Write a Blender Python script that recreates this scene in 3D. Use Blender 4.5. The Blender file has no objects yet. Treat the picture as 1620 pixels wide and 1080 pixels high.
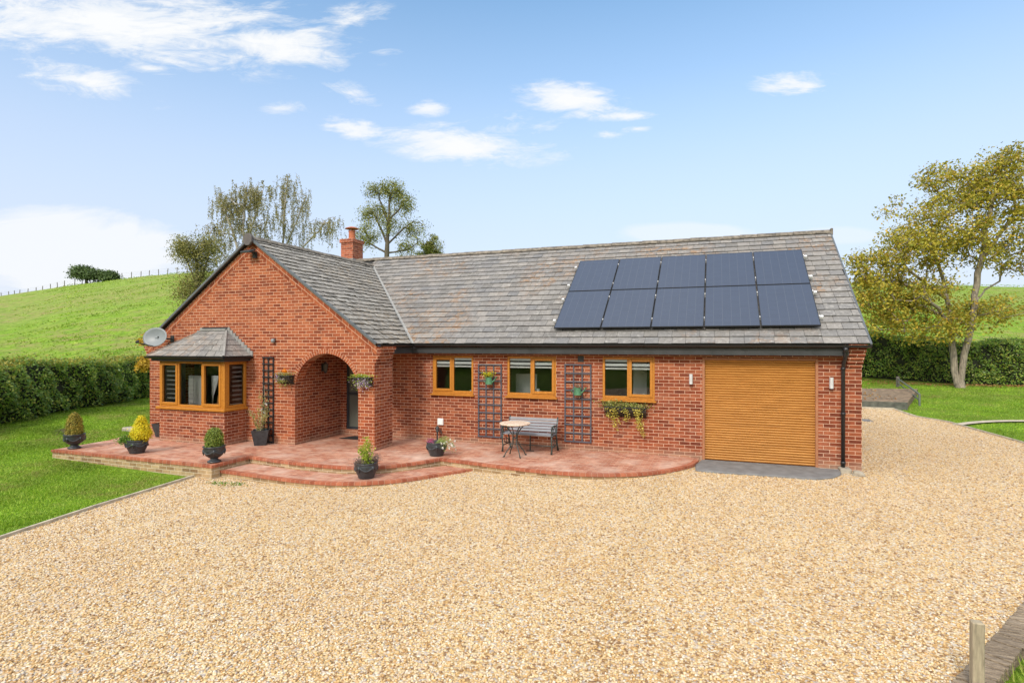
import bpy, bmesh, math, random
import numpy as np
from mathutils import Vector, Matrix
from mathutils.geometry import tessellate_polygon
R=math.radians; PI=math.pi
random.seed(7); rng=np.random.default_rng(7)
scn=bpy.context.scene; COL=scn.collection

# ------------------------------------------------------------------ camera
F=880.; TH=math.atan(880/2403.); CAM=np.array([-2.737,-12.82,2.52])
RT=np.array([math.cos(TH),math.sin(TH),0]); FW=np.array([-math.sin(TH),math.cos(TH),0])
cd=bpy.data.cameras.new('camera'); cam=bpy.data.objects.new('camera',cd); COL.objects.link(cam)
cam.location=CAM; cam.rotation_euler=(PI/2,0,TH)
cd.sensor_width=36; cd.sensor_fit='HORIZONTAL'; cd.lens=36*F/1620; cd.shift_y=4/1620; cd.clip_start=.05; cd.clip_end=3000
scn.camera=cam

# ------------------------------------------------------------------ helpers
def tag(o,label=None,cat=None,group=None,kind=None):
    if label: o['label']=label
    if cat: o['category']=cat
    if group: o['group']=group
    if kind: o['kind']=kind
    return o
def thing(name,loc,label,cat,group=None,rz=0):
    o=bpy.data.objects.new(name,None); COL.objects.link(o); o.location=loc; o.rotation_euler=(0,0,rz)
    o.empty_display_size=.1
    return tag(o,label,cat,group)
def link(name,me,mat,parent=None,loc=None):
    o=bpy.data.objects.new(name,me); COL.objects.link(o)
    if mat is not None: me.materials.append(mat)
    if parent is not None: o.parent=parent
    if loc is not None: o.location=loc
    return o
def dup(root,loc,rz=None,label=None):
    def cp(o,par):
        c=o.copy(); COL.objects.link(c); c.parent=par
        for ch in list(o.children): cp(ch,c)
        return c
    r=cp(root,None); r.location=loc
    if rz is not None: r.rotation_euler=(0,0,rz)
    if label: r['label']=label
    return r

class MB:
    def __init__(s): s.v=[]; s.f=[]; s.uv={}
    def quad(s,*p,uv=None):
        i=len(s.v); s.v+= [tuple(map(float,q)) for q in p]; s.f.append(tuple(range(i,i+len(p))))
        if uv is not None: s.uv[len(s.f)-1]=uv
    def box(s,x0,x1,y0,y1,z0,z1):
        i=len(s.v)
        s.v+=[(x0,y0,z0),(x1,y0,z0),(x1,y1,z0),(x0,y1,z0),(x0,y0,z1),(x1,y0,z1),(x1,y1,z1),(x0,y1,z1)]
        s.f+=[(i,i+3,i+2,i+1),(i+4,i+5,i+6,i+7),(i,i+1,i+5,i+4),(i+1,i+2,i+6,i+5),(i+2,i+3,i+7,i+6),(i+3,i,i+4,i+7)]
    def obox(s,c,ax,ay,az,hx,hy,hz):
        c=np.array(c,float);ax=np.array(ax,float);ay=np.array(ay,float);az=np.array(az,float)
        i=len(s.v)
        for z in (-1,1):
            for x,y in ((-1,-1),(1,-1),(1,1),(-1,1)):
                s.v.append(tuple(c+ax*hx*x+ay*hy*y+az*hz*z))
        s.f+=[(i,i+3,i+2,i+1),(i+4,i+5,i+6,i+7),(i,i+1,i+5,i+4),(i+1,i+2,i+6,i+5),(i+2,i+3,i+7,i+6),(i+3,i,i+4,i+7)]
    def bar(s,a,b,w,h,up=(0,0,1)):
        a=np.array(a,float);b=np.array(b,float);d=b-a;L=np.linalg.norm(d);d/=L
        u=np.array(up,float); x=np.cross(d,u)
        if np.linalg.norm(x)<1e-4: x=np.cross(d,(1,0,0))
        x/=np.linalg.norm(x); y=np.cross(x,d)
        s.obox((a+b)/2,d,x,y,L/2,w/2,h/2)
    def tube(s,pts,r,n=8,caps=True):
        pts=[np.array(p,float) for p in pts]; m=len(pts)
        rr=r if hasattr(r,'__len__') else [r]*m
        i0=len(s.v); prev=None
        for k in range(m):
            d=pts[min(k+1,m-1)]-pts[max(k-1,0)]; d/=max(np.linalg.norm(d),1e-9)
            ref=np.array((0,0,1.)) if abs(d[2])<.9 else np.array((1.,0,0))
            if prev is None: x=np.cross(d,ref)
            else: x=prev-d*np.dot(prev,d)
            x/=max(np.linalg.norm(x),1e-9); y=np.cross(d,x); prev=x
            for j in range(n):
                a=2*PI*j/n; s.v.append(tuple(pts[k]+(x*math.cos(a)+y*math.sin(a))*rr[k]))
        for k in range(m-1):
            for j in range(n):
                a=i0+k*n+j; b=i0+k*n+(j+1)%n; s.f.append((a,b,b+n,a+n))
        if caps:
            s.f.append(tuple(i0+j for j in range(n))[::-1]); s.f.append(tuple(i0+(m-1)*n+j for j in range(n)))
    def lathe(s,prof,n=24,c=(0,0,0),cap=True,sq=None):
        i0=len(s.v)
        for r,z in prof:
            for j in range(n):
                a=2*PI*j/n
                s.v.append((c[0]+r*math.cos(a),c[1]+r*math.sin(a),c[2]+z))
        for k in range(len(prof)-1):
            for j in range(n):
                a=i0+k*n+j;b=i0+k*n+(j+1)%n; s.f.append((a,b,b+n,a+n))
        if cap:
            s.f.append(tuple(i0+j for j in range(n))[::-1]); s.f.append(tuple(i0+(len(prof)-1)*n+j for j in range(n)))
    def prism(s,outer,holes,fn,t0,t1,sides=True,peri_uv=False):
        """polygon (u,v) loops; fn(u,v,t)->xyz ; faces at t0 and t1 and side walls"""
        loops=[outer]+list(holes)
        tri=tessellate_polygon([[Vector((u,v,0)) for u,v in l] for l in loops])
        flat=[p for l in loops for p in l]; n=len(flat)
        def area(l): return sum(l[i][0]*l[(i+1)%len(l)][1]-l[(i+1)%len(l)][0]*l[i][1] for i in range(len(l)))/2
        i0=len(s.v)
        for t in (t0,t1):
            for u,v in flat: s.v.append(tuple(fn(u,v,t)))
        for a,b,c in tri:
            A=(flat[b][0]-flat[a][0])*(flat[c][1]-flat[a][1])-(flat[c][0]-flat[a][0])*(flat[b][1]-flat[a][1])
            if abs(A)<1e-9: continue
            if A<0: a,c=c,a
            s.f.append((i0+a,i0+c,i0+b)); s.f.append((i0+n+a,i0+n+b,i0+n+c))
        if sides:
            off=0
            for li,l in enumerate(loops):
                m=len(l); acc=0; fl=(area(l)>0)==(li==0)
                for k in range(m):
                    a=off+k;b=off+(k+1)%m
                    L=math.hypot(l[k][0]-l[(k+1)%m][0],l[k][1]-l[(k+1)%m][1])
                    q=(i0+a,i0+b,i0+n+b,i0+n+a); uv=[(acc,t0),(acc+L,t0),(acc+L,t1),(acc,t1)]
                    if not fl: q=q[::-1]; uv=uv[::-1]
                    s.f.append(q)
                    if peri_uv: s.uv[len(s.f)-1]=uv
                    acc+=L
                off+=m
    def build(s,name,mat,parent=None,loc=None,smooth=False,bevel=0,uv=True,fixn=False,seg=1):
        me=bpy.data.meshes.new(name); me.from_pydata(s.v,[],s.f); 
        if fixn:
            bm=bmesh.new(); bm.from_mesh(me); bmesh.ops.recalc_face_normals(bm,faces=bm.faces); bm.to_mesh(me); bm.free()
        me.update()
        if uv:
            ul=me.uv_layers.new(name='UVMap'); L=ul.data
            for p in me.polygons:
                cu=s.uv.get(p.index); nx,ny,nz=p.normal
                for k,li in enumerate(p.loop_indices):
                    x,y,z=me.vertices[me.loops[li].vertex_index].co
                    if cu is not None and not fixn: L[li].uv=cu[k]
                    elif abs(nz)>.8: L[li].uv=(x,y)
                    elif abs(ny)>=abs(nx): L[li].uv=(x,z)
                    else: L[li].uv=(y+.11,z)
        if smooth: me.polygons.foreach_set('use_smooth',[True]*len(me.polygons))
        o=link(name,me,mat,parent,loc)
        if bevel:
            b=o.modifiers.new('bevel','BEVEL'); b.width=bevel; b.segments=seg; b.limit_method='ANGLE'; b.angle_limit=R(40)
        return o

def arrmesh(name,V,Fc,mat,parent=None,loc=None,smooth=False):
    """V (n,3), Fc (m,k) numpy -> fast mesh"""
    me=bpy.data.meshes.new(name); V=np.asarray(V,np.float32); Fc=np.asarray(Fc,np.int32); m,k=Fc.shape
    me.vertices.add(len(V)); me.vertices.foreach_set('co',V.ravel())
    me.loops.add(m*k); me.loops.foreach_set('vertex_index',Fc.ravel())
    me.polygons.add(m); me.polygons.foreach_set('loop_start',np.arange(0,m*k,k,dtype=np.int32))
    if smooth: me.polygons.foreach_set('use_smooth',np.ones(m,bool))
    me.update(calc_edges=True); me.validate()
    return link(name,me,mat,parent,loc)

def leaf_arrays(P,size,aspect=.6,droop=0.,seed=1,up=0.,nrm=None,k=1.):
    """one diamond-ish quad per point, random orientation"""
    r=np.random.default_rng(seed); n=len(P); P=np.asarray(P,float)
    sz=np.asarray(size)*(.65+.7*r.random(n))
    a=r.normal(size=(n,3)); a[:,2]-=droop; a/=np.linalg.norm(a,axis=1)[:,None]
    b=r.normal(size=(n,3)); b[:,2]*=1-up*.5; b-=a*(a*b).sum(1)[:,None]; b/=np.linalg.norm(b,axis=1)[:,None]
    c=np.cross(a,b)
    if nrm is not None:   # leaves turn their faces outward
        c=r.normal(size=(n,3))*.6; q=np.broadcast_to(np.asarray(nrm,float),(n,3)); c=c+k*q/np.maximum(np.linalg.norm(q,axis=1,keepdims=True),1e-6); c/=np.linalg.norm(c,axis=1)[:,None]; a-=c*(a*c).sum(1)[:,None]; a/=np.maximum(np.linalg.norm(a,axis=1)[:,None],1e-6); b=np.cross(c,a)
    h=sz[:,None]*.5; w=h*aspect
    V=np.stack([P-a*h,P+b*w-c*h*.15,P+a*h,P-b*w-c*h*.15],1).reshape(-1,3)
    return V,np.arange(4*n).reshape(n,4)
def leaves(name,P,size,mat,parent=None,loc=None,**k):
    V,f=leaf_arrays(P,size,**k); return arrmesh(name,V,f,mat,parent,loc)

# ------------------------------------------------------------------ materials
class NT:
    def __init__(s,m): s.t=m.node_tree; s.n=s.t.nodes; s.l=s.t.links
    def new(s,t,**k):
        n=s.n.new(t)
        for a,b in k.items():
            if a.startswith('i_'): n.inputs[int(a[2:])].default_value=b
            else: setattr(n,a,b)
        return n
    def ln(s,a,b): s.l.new(a,b)
    def math(s,op,a,b=None,clamp=False):
        n=s.n.new('ShaderNodeMath'); n.operation=op; n.use_clamp=clamp
        for i,x in enumerate((a,b)):
            if x is None: continue
            if hasattr(x,'is_linked'): s.ln(x,n.inputs[i])
            else: n.inputs[i].default_value=x
        return n.outputs[0]
    def noise(s,vec,scale,detail=4,rough=.55,dist=0.):
        n=s.n.new('ShaderNodeTexNoise'); n.inputs['Scale'].default_value=scale; n.inputs['Detail'].default_value=detail
        n.inputs['Roughness'].default_value=rough; n.inputs['Distortion'].default_value=dist
        if vec is not None: s.ln(vec,n.inputs['Vector'])
        return n.outputs[0]
    def ramp(s,fac,stops,interp='LINEAR'):
        n=s.n.new('ShaderNodeValToRGB'); n.color_ramp.interpolation=interp; e=n.color_ramp.elements
        while len(e)<len(stops): e.new(.5)
        for k,(p,c) in enumerate(stops):
            e[k].position=p; e[k].color=(c,c,c,1) if not hasattr(c,'__len__') else (*c,1)
        s.ln(fac,n.inputs[0]); return n.outputs[0]
    def mix(s,fac,a,b,blend='MIX'):
        n=s.n.new('ShaderNodeMix'); n.data_type='RGBA'; n.blend_type=blend; n.clamp_factor=True
        for i,x in ((0,fac),(6,a),(7,b)):
            if hasattr(x,'is_linked'): s.ln(x,n.inputs[i])
            elif i==0: n.inputs[0].default_value=x
            else: n.inputs[i].default_value=(*x,1)
        return n.outputs[2]
    def bump(s,h,strength=.5,dist=.01):
        n=s.n.new('ShaderNodeBump'); n.inputs['Strength'].default_value=strength; n.inputs['Distance'].default_value=dist
        s.ln(h,n.inputs['Height']); return n.outputs[0]
    def coord(s,kind='Object'): return s.new('ShaderNodeTexCoord').outputs[kind]
    def mapping(s,vec,scale=(1,1,1),rot=(0,0,0),loc=(0,0,0)):
        n=s.n.new('ShaderNodeMapping'); n.inputs['Scale'].default_value=scale; n.inputs['Rotation'].default_value=rot; n.inputs['Location'].default_value=loc
        s.ln(vec,n.inputs['Vector']); return n.outputs[0]
    def island(s): return s.new('ShaderNodeNewGeometry').outputs['Random Per Island']
def mat(name):
    m=bpy.data.materials.new(name); m.use_nodes=True; nt=NT(m); b=nt.n['Principled BSDF']
    return m,nt,b
def setc(nt,b,col,rough=.6,nrm=None,spec=None,metal=0):
    if hasattr(col,'is_linked'): nt.ln(col,b.inputs['Base Color'])
    else: b.inputs['Base Color'].default_value=(*col,1)
    if hasattr(rough,'is_linked'): nt.ln(rough,b.inputs['Roughness'])
    else: b.inputs['Roughness'].default_value=rough
    if nrm is not None: nt.ln(nrm,b.inputs['Normal'])
    if spec is not None: b.inputs['Specular IOR Level'].default_value=spec
    b.inputs['Metallic'].default_value=metal

def brick_mat(name,c1,c2,c3,mortar,bw=.225,rh=.075,ms=.0047,bloom=None,offset=.5,bloomamt=.35,bump=.6,bth=.52,splash=0.):
    m,nt,b=mat(name); uv=nt.coord('UV')
    nb=nt.noise(uv,2.2,2); 
    j=nt.new('ShaderNodeVectorMath',operation='MULTIPLY_ADD'); 
    nn=nt.new('ShaderNodeTexNoise'); nn.inputs['Scale'].default_value=5; nt.ln(uv,nn.inputs['Vector'])
    nt.ln(nn.outputs[1],j.inputs[0]); j.inputs[1].default_value=(.006,.006,0); nt.ln(uv,j.inputs[2])
    br=nt.new('ShaderNodeTexBrick'); nt.ln(j.outputs[0],br.inputs['Vector']); br.offset=offset
    br.inputs['Scale'].default_value=1; br.inputs['Brick Width'].default_value=bw; br.inputs['Row Height'].default_value=rh
    br.inputs['Mortar Size'].default_value=ms; br.inputs['Mortar Smooth'].default_value=.15; br.inputs['Bias'].default_value=0
    br.inputs['Color1'].default_value=(0,0,0,1); br.inputs['Color2'].default_value=(1,1,1,1); br.inputs['Mortar'].default_value=(.5,.5,.5,1)
    bc=nt.ramp(br.outputs[0],[(0,c1),(.5,c2),(1,c3)])
    g=nt.noise(uv,90,3,.7); bc=nt.mix(.45,bc,nt.ramp(g,[(.3,.25),(.7,.8)]),'OVERLAY')
    g2=nt.noise(uv,9,3); bc=nt.mix(.28,bc,nt.ramp(g2,[(.3,.2),(.7,.85)]),'OVERLAY')
    if bloom is not None:
        w=nt.noise(uv,1.3,5,.65); bc=nt.mix(nt.math('MULTIPLY',nt.ramp(w,[(bth,0.),(bth+.2,1.)]),bloomamt),bc,bloom)
    mc=nt.mix(nt.noise(uv,30,3),tuple(x*.82 for x in mortar),tuple(min(1,x*1.12) for x in mortar))
    sx=nt.new('ShaderNodeSeparateXYZ'); nt.ln(uv,sx.inputs[0]); low=nt.math('MULTIPLY',nt.ramp(nt.math('ADD',sx.outputs[1],nt.math('MULTIPLY',nt.noise(uv,3.5,4,.7),.28)),[(.13,1.),(.36,0.)]),splash)
    bc=nt.mix(low,bc,(.42,.30,.21)); mc=nt.mix(low,mc,(.45,.34,.25))
    col=nt.mix(br.outputs[1],bc,mc)
    stk=nt.noise(nt.mapping(uv,(5,.35,1)),1.,4,.65); col=nt.mix(.14,col,nt.ramp(stk,[(.35,.28),(.65,.72)]),'OVERLAY')
    big=nt.noise(uv,.55,3); col=nt.mix(.16,col,nt.ramp(big,[(.3,.3),(.7,.75)]),'OVERLAY')
    h=nt.math('SUBTRACT',nt.math('MULTIPLY',g,.35),br.outputs[1])
    setc(nt,b,col,.85,nt.bump(h,bump,.006),spec=.25)
    return m

def simple(name,col,rough=.5,var=.15,scale=12,spec=None,metal=0,bump=0,coord='Object',stretch=(1,1,1)):
    m,nt,b=mat(name); v=nt.mapping(nt.coord(coord),stretch); n=nt.noise(v,scale,4,.6)
    lo=tuple(c*(1-var) for c in col); hi=tuple(min(1,c*(1+var)) for c in col)
    c=nt.ramp(n,[(.3,lo),(.7,hi)])
    setc(nt,b,c,nt.ramp(n,[(.2,max(0,rough-.1)),(.8,min(1,rough+.1))]),nt.bump(n,bump,.005) if bump else None,spec,metal); return m
def foliage(name,cols,rough=.55,trans=.35,posvar=1.0,scale=1.2,spec=.3,dry=0.):
    m,nt,b=mat(name); i=nt.island(); k=len(cols)
    col=nt.ramp(i,[(x/(k-1) if k>1 else 0,c) for x,c in enumerate(cols)])
    if posvar:
        n=nt.noise(nt.coord('Object'),scale,2); col=nt.mix(.35*posvar,col,nt.ramp(n,[(.35,.25),(.65,.8)]),'OVERLAY')
    if dry:
        oo=nt.coord('Object'); col=nt.mix(nt.math('MULTIPLY',nt.math('MULTIPLY',nt.ramp(nt.noise(oo,.45,4,.65),[(.48,0.),(.66,1.)]),nt.ramp(nt.noise(oo,3.,3,.7),[(.40,.2),(.62,1.)])),dry),col,(.36,.29,.11))
    setc(nt,b,col,rough,spec=spec)
    tr=nt.new('ShaderNodeBsdfTranslucent'); nt.ln(col,tr.inputs[0])
    mx=nt.new('ShaderNodeMixShader'); mx.inputs[0].default_value=trans
    nt.ln(b.outputs[0],mx.inputs[1]); nt.ln(tr.outputs[0],mx.inputs[2]); nt.ln(mx.outputs[0],nt.n['Material Output'].inputs[0]); return m

M={}
M['brick']=brick_mat('red_brick',(.132,.030,.0145),(.235,.058,.025),(.305,.096,.043),(.66,.43,.30),bloom=(.46,.27,.20),bloomamt=.16,splash=.55)
M['brick_gable']=brick_mat('orange_brick',(.170,.038,.0165),(.280,.069,.027),(.345,.105,.043),(.68,.44,.30),bloom=(.5,.26,.15),bloomamt=.12,splash=.5)
M['brick_chimney']=brick_mat('chimney_brick',(.20,.05,.028),(.34,.095,.045),(.42,.13,.07),(.52,.33,.24),bloom=(.2,.12,.08))
M['brick_buff']=brick_mat('buff_brick',(.21,.125,.062),(.34,.23,.12),(.44,.32,.18),(.62,.54,.40),bloom=(.16,.11,.06),bloomamt=.6)
M['brick_edge']=brick_mat('red_edge_brick',(.27,.080,.042),(.35,.11,.058),(.41,.15,.082),(.46,.28,.19),bw=.112,rh=.3,ms=.004,bloom=(.5,.32,.25),bloomamt=.3)
M['paver']=brick_mat('red_paver',(.32,.118,.070),(.395,.170,.105),(.46,.235,.155),(.50,.36,.27),bw=.2,rh=.1,ms=.0035,bloom=(.68,.55,.46),bloomamt=.42,bump=.35,bth=.46)

def slate_mat(name,cols,lich,lichamt,specks):
    m,nt,b=mat(name); i=nt.island(); o=nt.coord('Object')
    col=nt.ramp(i,[(x/(len(cols)-1),c) for x,c in enumerate(cols)])
    n1=nt.noise(o,14,5,.7); col=nt.mix(.5,col,nt.ramp(n1,[(.3,.28),(.7,.78)]),'OVERLAY')
    big=nt.noise(o,.55,3,.6); fine=nt.noise(o,6,5,.75)
    f=nt.math('MULTIPLY',nt.ramp(big,[(.49,0.),(.62,1.)]),nt.ramp(fine,[(.46,0.),(.58,1.)]))
    i2=nt.math('FRACT',nt.math('MULTIPLY',i,37.7)); f=nt.math('MULTIPLY',f,nt.ramp(i2,[(.1,.35),(.8,1.)]))
    col=nt.mix(nt.math('MULTIPLY',f,lichamt),col,lich)
    sp=nt.noise(o,11,6,.8); sp2=nt.noise(o,1.1,3,.6); col=nt.mix(nt.math('MULTIPLY',nt.math('MULTIPLY',nt.ramp(sp,[(.53,0.),(.63,1.)]),nt.ramp(sp2,[(.35,.25),(.6,1.)])),specks),col,(.58,.56,.51)); dk=nt.noise(o,7,6,.8); col=nt.mix(nt.math('MULTIPLY',nt.ramp(dk,[(.56,0.),(.68,1.)]),.6),col,(.055,.05,.045))
    setc(nt,b,col,nt.ramp(n1,[(.2,.65),(.8,.9)]),nt.bump(n1,.6,.012),spec=.25); return m
M['slate']=slate_mat('weathered_slate',[(.150,.143,.136),(.225,.210,.195),(.185,.178,.174),(.26,.24,.22),(.168,.165,.166),(.205,.194,.183)],(.29,.165,.08),.8,.45)
M['slate_wing']=slate_mat('lifted_lichen_slate',[(.175,.158,.136),(.30,.272,.235),(.235,.212,.185),(.36,.33,.285)],(.36,.26,.15),.5,1.0)  # lichened slate, colour raised and warmed against the shade on the wing slope
M['ridge']=simple('mossy_ridge_tile',(.17,.145,.115),.85,.6,9,bump=.5)
M['lead']=simple('weathered_lead',(.27,.265,.25),.6,.25,10,bump=.2)
M['deck']=simple('roof_underlay',(.03,.03,.03),.9)
M['black_plastic']=simple('black_plastic',(.016,.016,.018),.32,.2,6,spec=.5)
M['fascia']=simple('dark_grey_fascia',(.038,.040,.042),.4,.12,3,spec=.5)
M['verge']=simple('dark_grey_verge',(.10,.11,.118),.45,.15,5)
M['cap']=simple('brown_grey_cap',(.10,.085,.08),.6,.1,5)
def wood_mat(name,a,bb,c,sc=(3,3,40),rough=.42):
    m,nt,b=mat(name); v=nt.mapping(nt.coord('Object'),sc); n=nt.noise(v,1.6,5,.6,1.2)
    col=nt.ramp(n,[(.3,a),(.5,bb),(.72,c)]); setc(nt,b,col,rough,nt.bump(n,.08,.003),spec=.45); return m
M['oak']=wood_mat('golden_oak_frame',(.36,.135,.016),(.46,.18,.022),(.54,.23,.032),(14,14,14))
M['oakroll']=wood_mat('golden_oak_shutter',(.36,.152,.030),(.475,.215,.047),(.58,.28,.070),(1.2,1.2,22),.38)
M['jamb']=simple('brown_door_jamb',(.36,.15,.07),.5,.15,6)
M['concrete']=simple('grey_concrete',(.17,.168,.165),.85,.25,5,bump=.3)
M['anthracite']=simple('anthracite_door',(.030,.036,.045),.38,.15,4)
M['steel']=simple('brushed_steel',(.66,.66,.67),.35,.08,20,metal=.25)
M['whiteplastic']=simple('white_plastic',(.80,.80,.78),.4,.06,5)
M['greydish']=simple('grey_dish_metal',(.21,.23,.24),.45,.1,3,spec=.4)
M['iron']=simple('black_iron',(.035,.036,.037),.5,.3,20)
M['benchiron']=simple('dark_green_iron',(.045,.058,.052),.5,.3,20,spec=.5)
M['benchwood']=simple('grey_painted_slat',(.21,.215,.24),.55,.25,6,stretch=(.3,3,3))
M['trellis']=simple('slate_blue_trellis',(.075,.080,.100),.6,.25,8)
M['trellisblack']=simple('black_trellis',(.022,.020,.022),.6,.2,8)
M['potblack']=simple('charcoal_glazed_pot',(.036,.041,.046),.36,.35,14,spec=.5,bump=.15)
M['soil']=simple('dark_soil',(.035,.024,.016),.95,.5,40,bump=.6)
M['canGreen']=simple('green_enamel_can',(.075,.20,.105),.4,.25,9,spec=.5)
M['terracotta']=simple('terracotta',(.42,.13,.055),.7,.2,15)
M['blind']=simple('grey_blind_band',(.80,.82,.81),.8,.06,3)
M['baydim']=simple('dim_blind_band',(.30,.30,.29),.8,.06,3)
M['curtain']=simple('white_curtain',(.72,.72,.72),.8,.06,8)
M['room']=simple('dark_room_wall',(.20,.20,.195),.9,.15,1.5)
M['roomwhite']=simple('white_room_wall',(.62,.62,.60),.8,.05,1.5)
M['mat']=simple('black_rubber_mat',(.012,.012,.013),.9,.3,30,bump=.3)
M['mosaic']=None
M['timber']=simple('weathered_timber',(.34,.28,.19),.85,.35,7,bump=.4,stretch=(6,6,1))
M['kerb']=simple('grey_timber_kerb',(.47,.41,.31),.85,.35,8,bump=.4)
M['sleeper']=None
M['stone']=simple('pale_stone',(.34,.30,.235),.85,.25,9,bump=.4)
M['bark']=simple('grey_brown_bark',(.25,.21,.16),.9,.6,6,bump=1.,stretch=(3,3,.6))
M['birchbark']=simple('pale_birch_bark',(.34,.31,.27),.85,.5,5,bump=.5)
M['darkbark']=simple('dark_bark',(.11,.09,.065),.9,.4,7,bump=.6)
M['postwood']=simple('dark_fence_post',(.15,.13,.11),.9,.3,7)

def sleeper():
    m,nt,b=mat('ribbed_brown_timber'); o=nt.coord('Object'); v=nt.mapping(o,(1.2,30,30)); n=nt.noise(v,2,5,.65)
    n2=nt.noise(o,1.5,3); c=nt.ramp(n,[(.28,(.07,.05,.033)),(.5,(.22,.165,.11)),(.72,(.38,.30,.21))]); c=nt.mix(.4,c,nt.ramp(n2,[(.35,.3),(.65,.75)]),'OVERLAY')
    setc(nt,b,c,.85,nt.bump(n,.6,.01)); return m
M['sleeper']=sleeper()
def mosaic():
    m,nt,b=mat('pale_mosaic_top'); o=nt.coord('Object'); v=nt.new('ShaderNodeTexVoronoi'); v.inputs['Scale'].default_value=28; nt.ln(o,v.inputs['Vector'])
    c=nt.ramp(v.outputs['Color'],[(.1,(.50,.34,.24)),(.5,(.66,.52,.40)),(.9,(.74,.64,.54))]); setc(nt,b,c,.5); return m
M['mosaic']=mosaic()
def glass():
    m=bpy.data.materials.new('window_glass'); m.use_nodes=True; nt=NT(m); nt.n.remove(nt.n['Principled BSDF'])
    t=nt.new('ShaderNodeBsdfTransparent'); t.inputs[0].default_value=(.93,.95,.94,1)
    g=nt.new('ShaderNodeBsdfGlossy'); g.inputs['Roughness'].default_value=.015
    fr=nt.new('ShaderNodeFresnel'); fr.inputs[0].default_value=1.65
    mx=nt.new('ShaderNodeMixShader'); nt.ln(fr.outputs[0],mx.inputs[0]); nt.ln(t.outputs[0],mx.inputs[1]); nt.ln(g.outputs[0],mx.inputs[2]); nt.ln(mx.outputs[0],nt.n['Material Output'].inputs[0]); return m
M['glass']=glass()
m,nt,b=mat('frosted_glass'); setc(nt,b,(.12,.13,.11),.25); M['frost']=m
def solar():
    m,nt,b=mat('dark_solar_cells'); uv=nt.coord('UV')
    br=nt.new('ShaderNodeTexBrick'); br.offset=0; nt.ln(uv,br.inputs['Vector']); br.inputs['Scale'].default_value=1
    br.inputs['Brick Width'].default_value=.186; br.inputs['Row Height'].default_value=.0935; br.inputs['Mortar Size'].default_value=.0012; br.inputs['Mortar Smooth'].default_value=.2
    br.inputs['Color1'].default_value=(.032,.045,.078,1); br.inputs['Color2'].default_value=(.035,.049,.084,1); br.inputs['Mortar'].default_value=(.045,.060,.098,1)
    w=nt.new('ShaderNodeTexBrick'); w.offset=0; nt.ln(uv,w.inputs['Vector']); w.inputs['Scale'].default_value=1
    w.inputs['Brick Width'].default_value=.186; w.inputs['Row Height'].default_value=5; w.inputs['Mortar Size'].default_value=.0022
    col=nt.mix(w.outputs[1],br.outputs[0],(.085,.10,.125)); setc(nt,b,col,.16,spec=.8); return m
M['solar']=solar()
M['panelframe']=simple('black_panel_frame',(.012,.012,.014),.35,.1,5)
M['alu']=simple('pale_aluminium',(.70,.70,.70),.4,.1,5)
M['wetwood']=simple('orange_wood_ornament',(.50,.22,.07),.6,.2,10)

# foliage
M['hedge']=foliage('hedge_leaf',[(.085,.155,.022),(.20,.34,.046),(.14,.24,.034),(.30,.42,.065),(.48,.46,.08)],.40,.42,spec=.55)
M['hedgetop']=foliage('hedge_autumn_leaf',[(0.200,0.250,0.044),(0.425,0.362,0.062),(0.300,0.325,0.056),(0.525,0.350,0.069)],.5,.3)
M['hedgecore']=simple('hedge_twigs',(.022,.026,.013),.95,.4,6)
M['autumn']=foliage('yellow_green_autumn_leaf',[(0.180,0.212,0.027),(0.361,0.330,0.039),(0.541,0.436,0.054),(0.283,0.291,0.035),(0.618,0.383,0.054)],.5,.35,scale=.8)
M['birchleaf']=foliage('olive_birch_leaf',[(0.173,0.166,0.060),(0.271,0.254,0.085),(0.362,0.289,0.094)],.6,.3)
M['ashleaf']=foliage('olive_green_leaf',[(0.155,0.191,0.044),(0.255,0.282,0.062),(0.382,0.328,0.077)],.55,.3)
M['bushleaf']=foliage('dark_olive_leaf',[(0.147,0.159,0.048),(0.241,0.241,0.069),(0.345,0.293,0.086)],.6,.3)
M['farbush']=foliage('far_dark_leaf',[(0.063,0.105,0.034),(0.116,0.168,0.050)],.6,.2)
M['yellowshrub']=foliage('yellow_shrub_leaf',[(.42,.26,.02),(.55,.36,.035),(.38,.28,.03)],.5,.4)
M['boxleaf']=foliage('olive_box_leaf',[(0.174,0.174,0.029),(0.319,0.275,0.043),(0.493,0.334,0.058),(0.232,0.261,0.041)],.5,.25,scale=5)
M['boxgreen']=foliage('green_box_leaf',[(0.112,0.173,0.027),(0.195,0.270,0.042),(0.315,0.330,0.054)],.5,.25,scale=5)
M['boxgold']=foliage('golden_conifer_leaf',[(0.713,0.575,0.023),(0.897,0.759,0.034),(0.575,0.529,0.034)],.5,.35,scale=6)
M['conifer']=foliage('green_conifer_leaf',[(0.084,0.182,0.025),(0.140,0.266,0.035),(0.210,0.336,0.042)],.5,.3,scale=6)
M['limeleaf']=foliage('lime_shrub_leaf',[(0.225,0.325,0.037),(0.350,0.450,0.050),(0.450,0.475,0.075)],.5,.4,scale=6)
M['heather']=foliage('mauve_heather_leaf',[(0.154,0.119,0.098),(0.266,0.196,0.140),(0.224,0.126,0.168)],.7,.25,scale=6)
M['rose']=foliage('pale_rose_leaf',[(0.162,0.216,0.068),(0.324,0.338,0.121),(0.540,0.405,0.135),(0.405,0.446,0.257)],.6,.35,scale=5)
M['ivy']=foliage('yellow_ivy_leaf',[(0.500,0.425,0.075),(0.688,0.575,0.125),(0.312,0.338,0.062)],.5,.35,scale=5)
M['troughleaf']=foliage('mixed_trough_leaf',[(0.126,0.168,0.042),(0.308,0.364,0.070),(0.420,0.350,0.112),(0.182,0.224,0.112)],.6,.3,scale=6)
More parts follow.
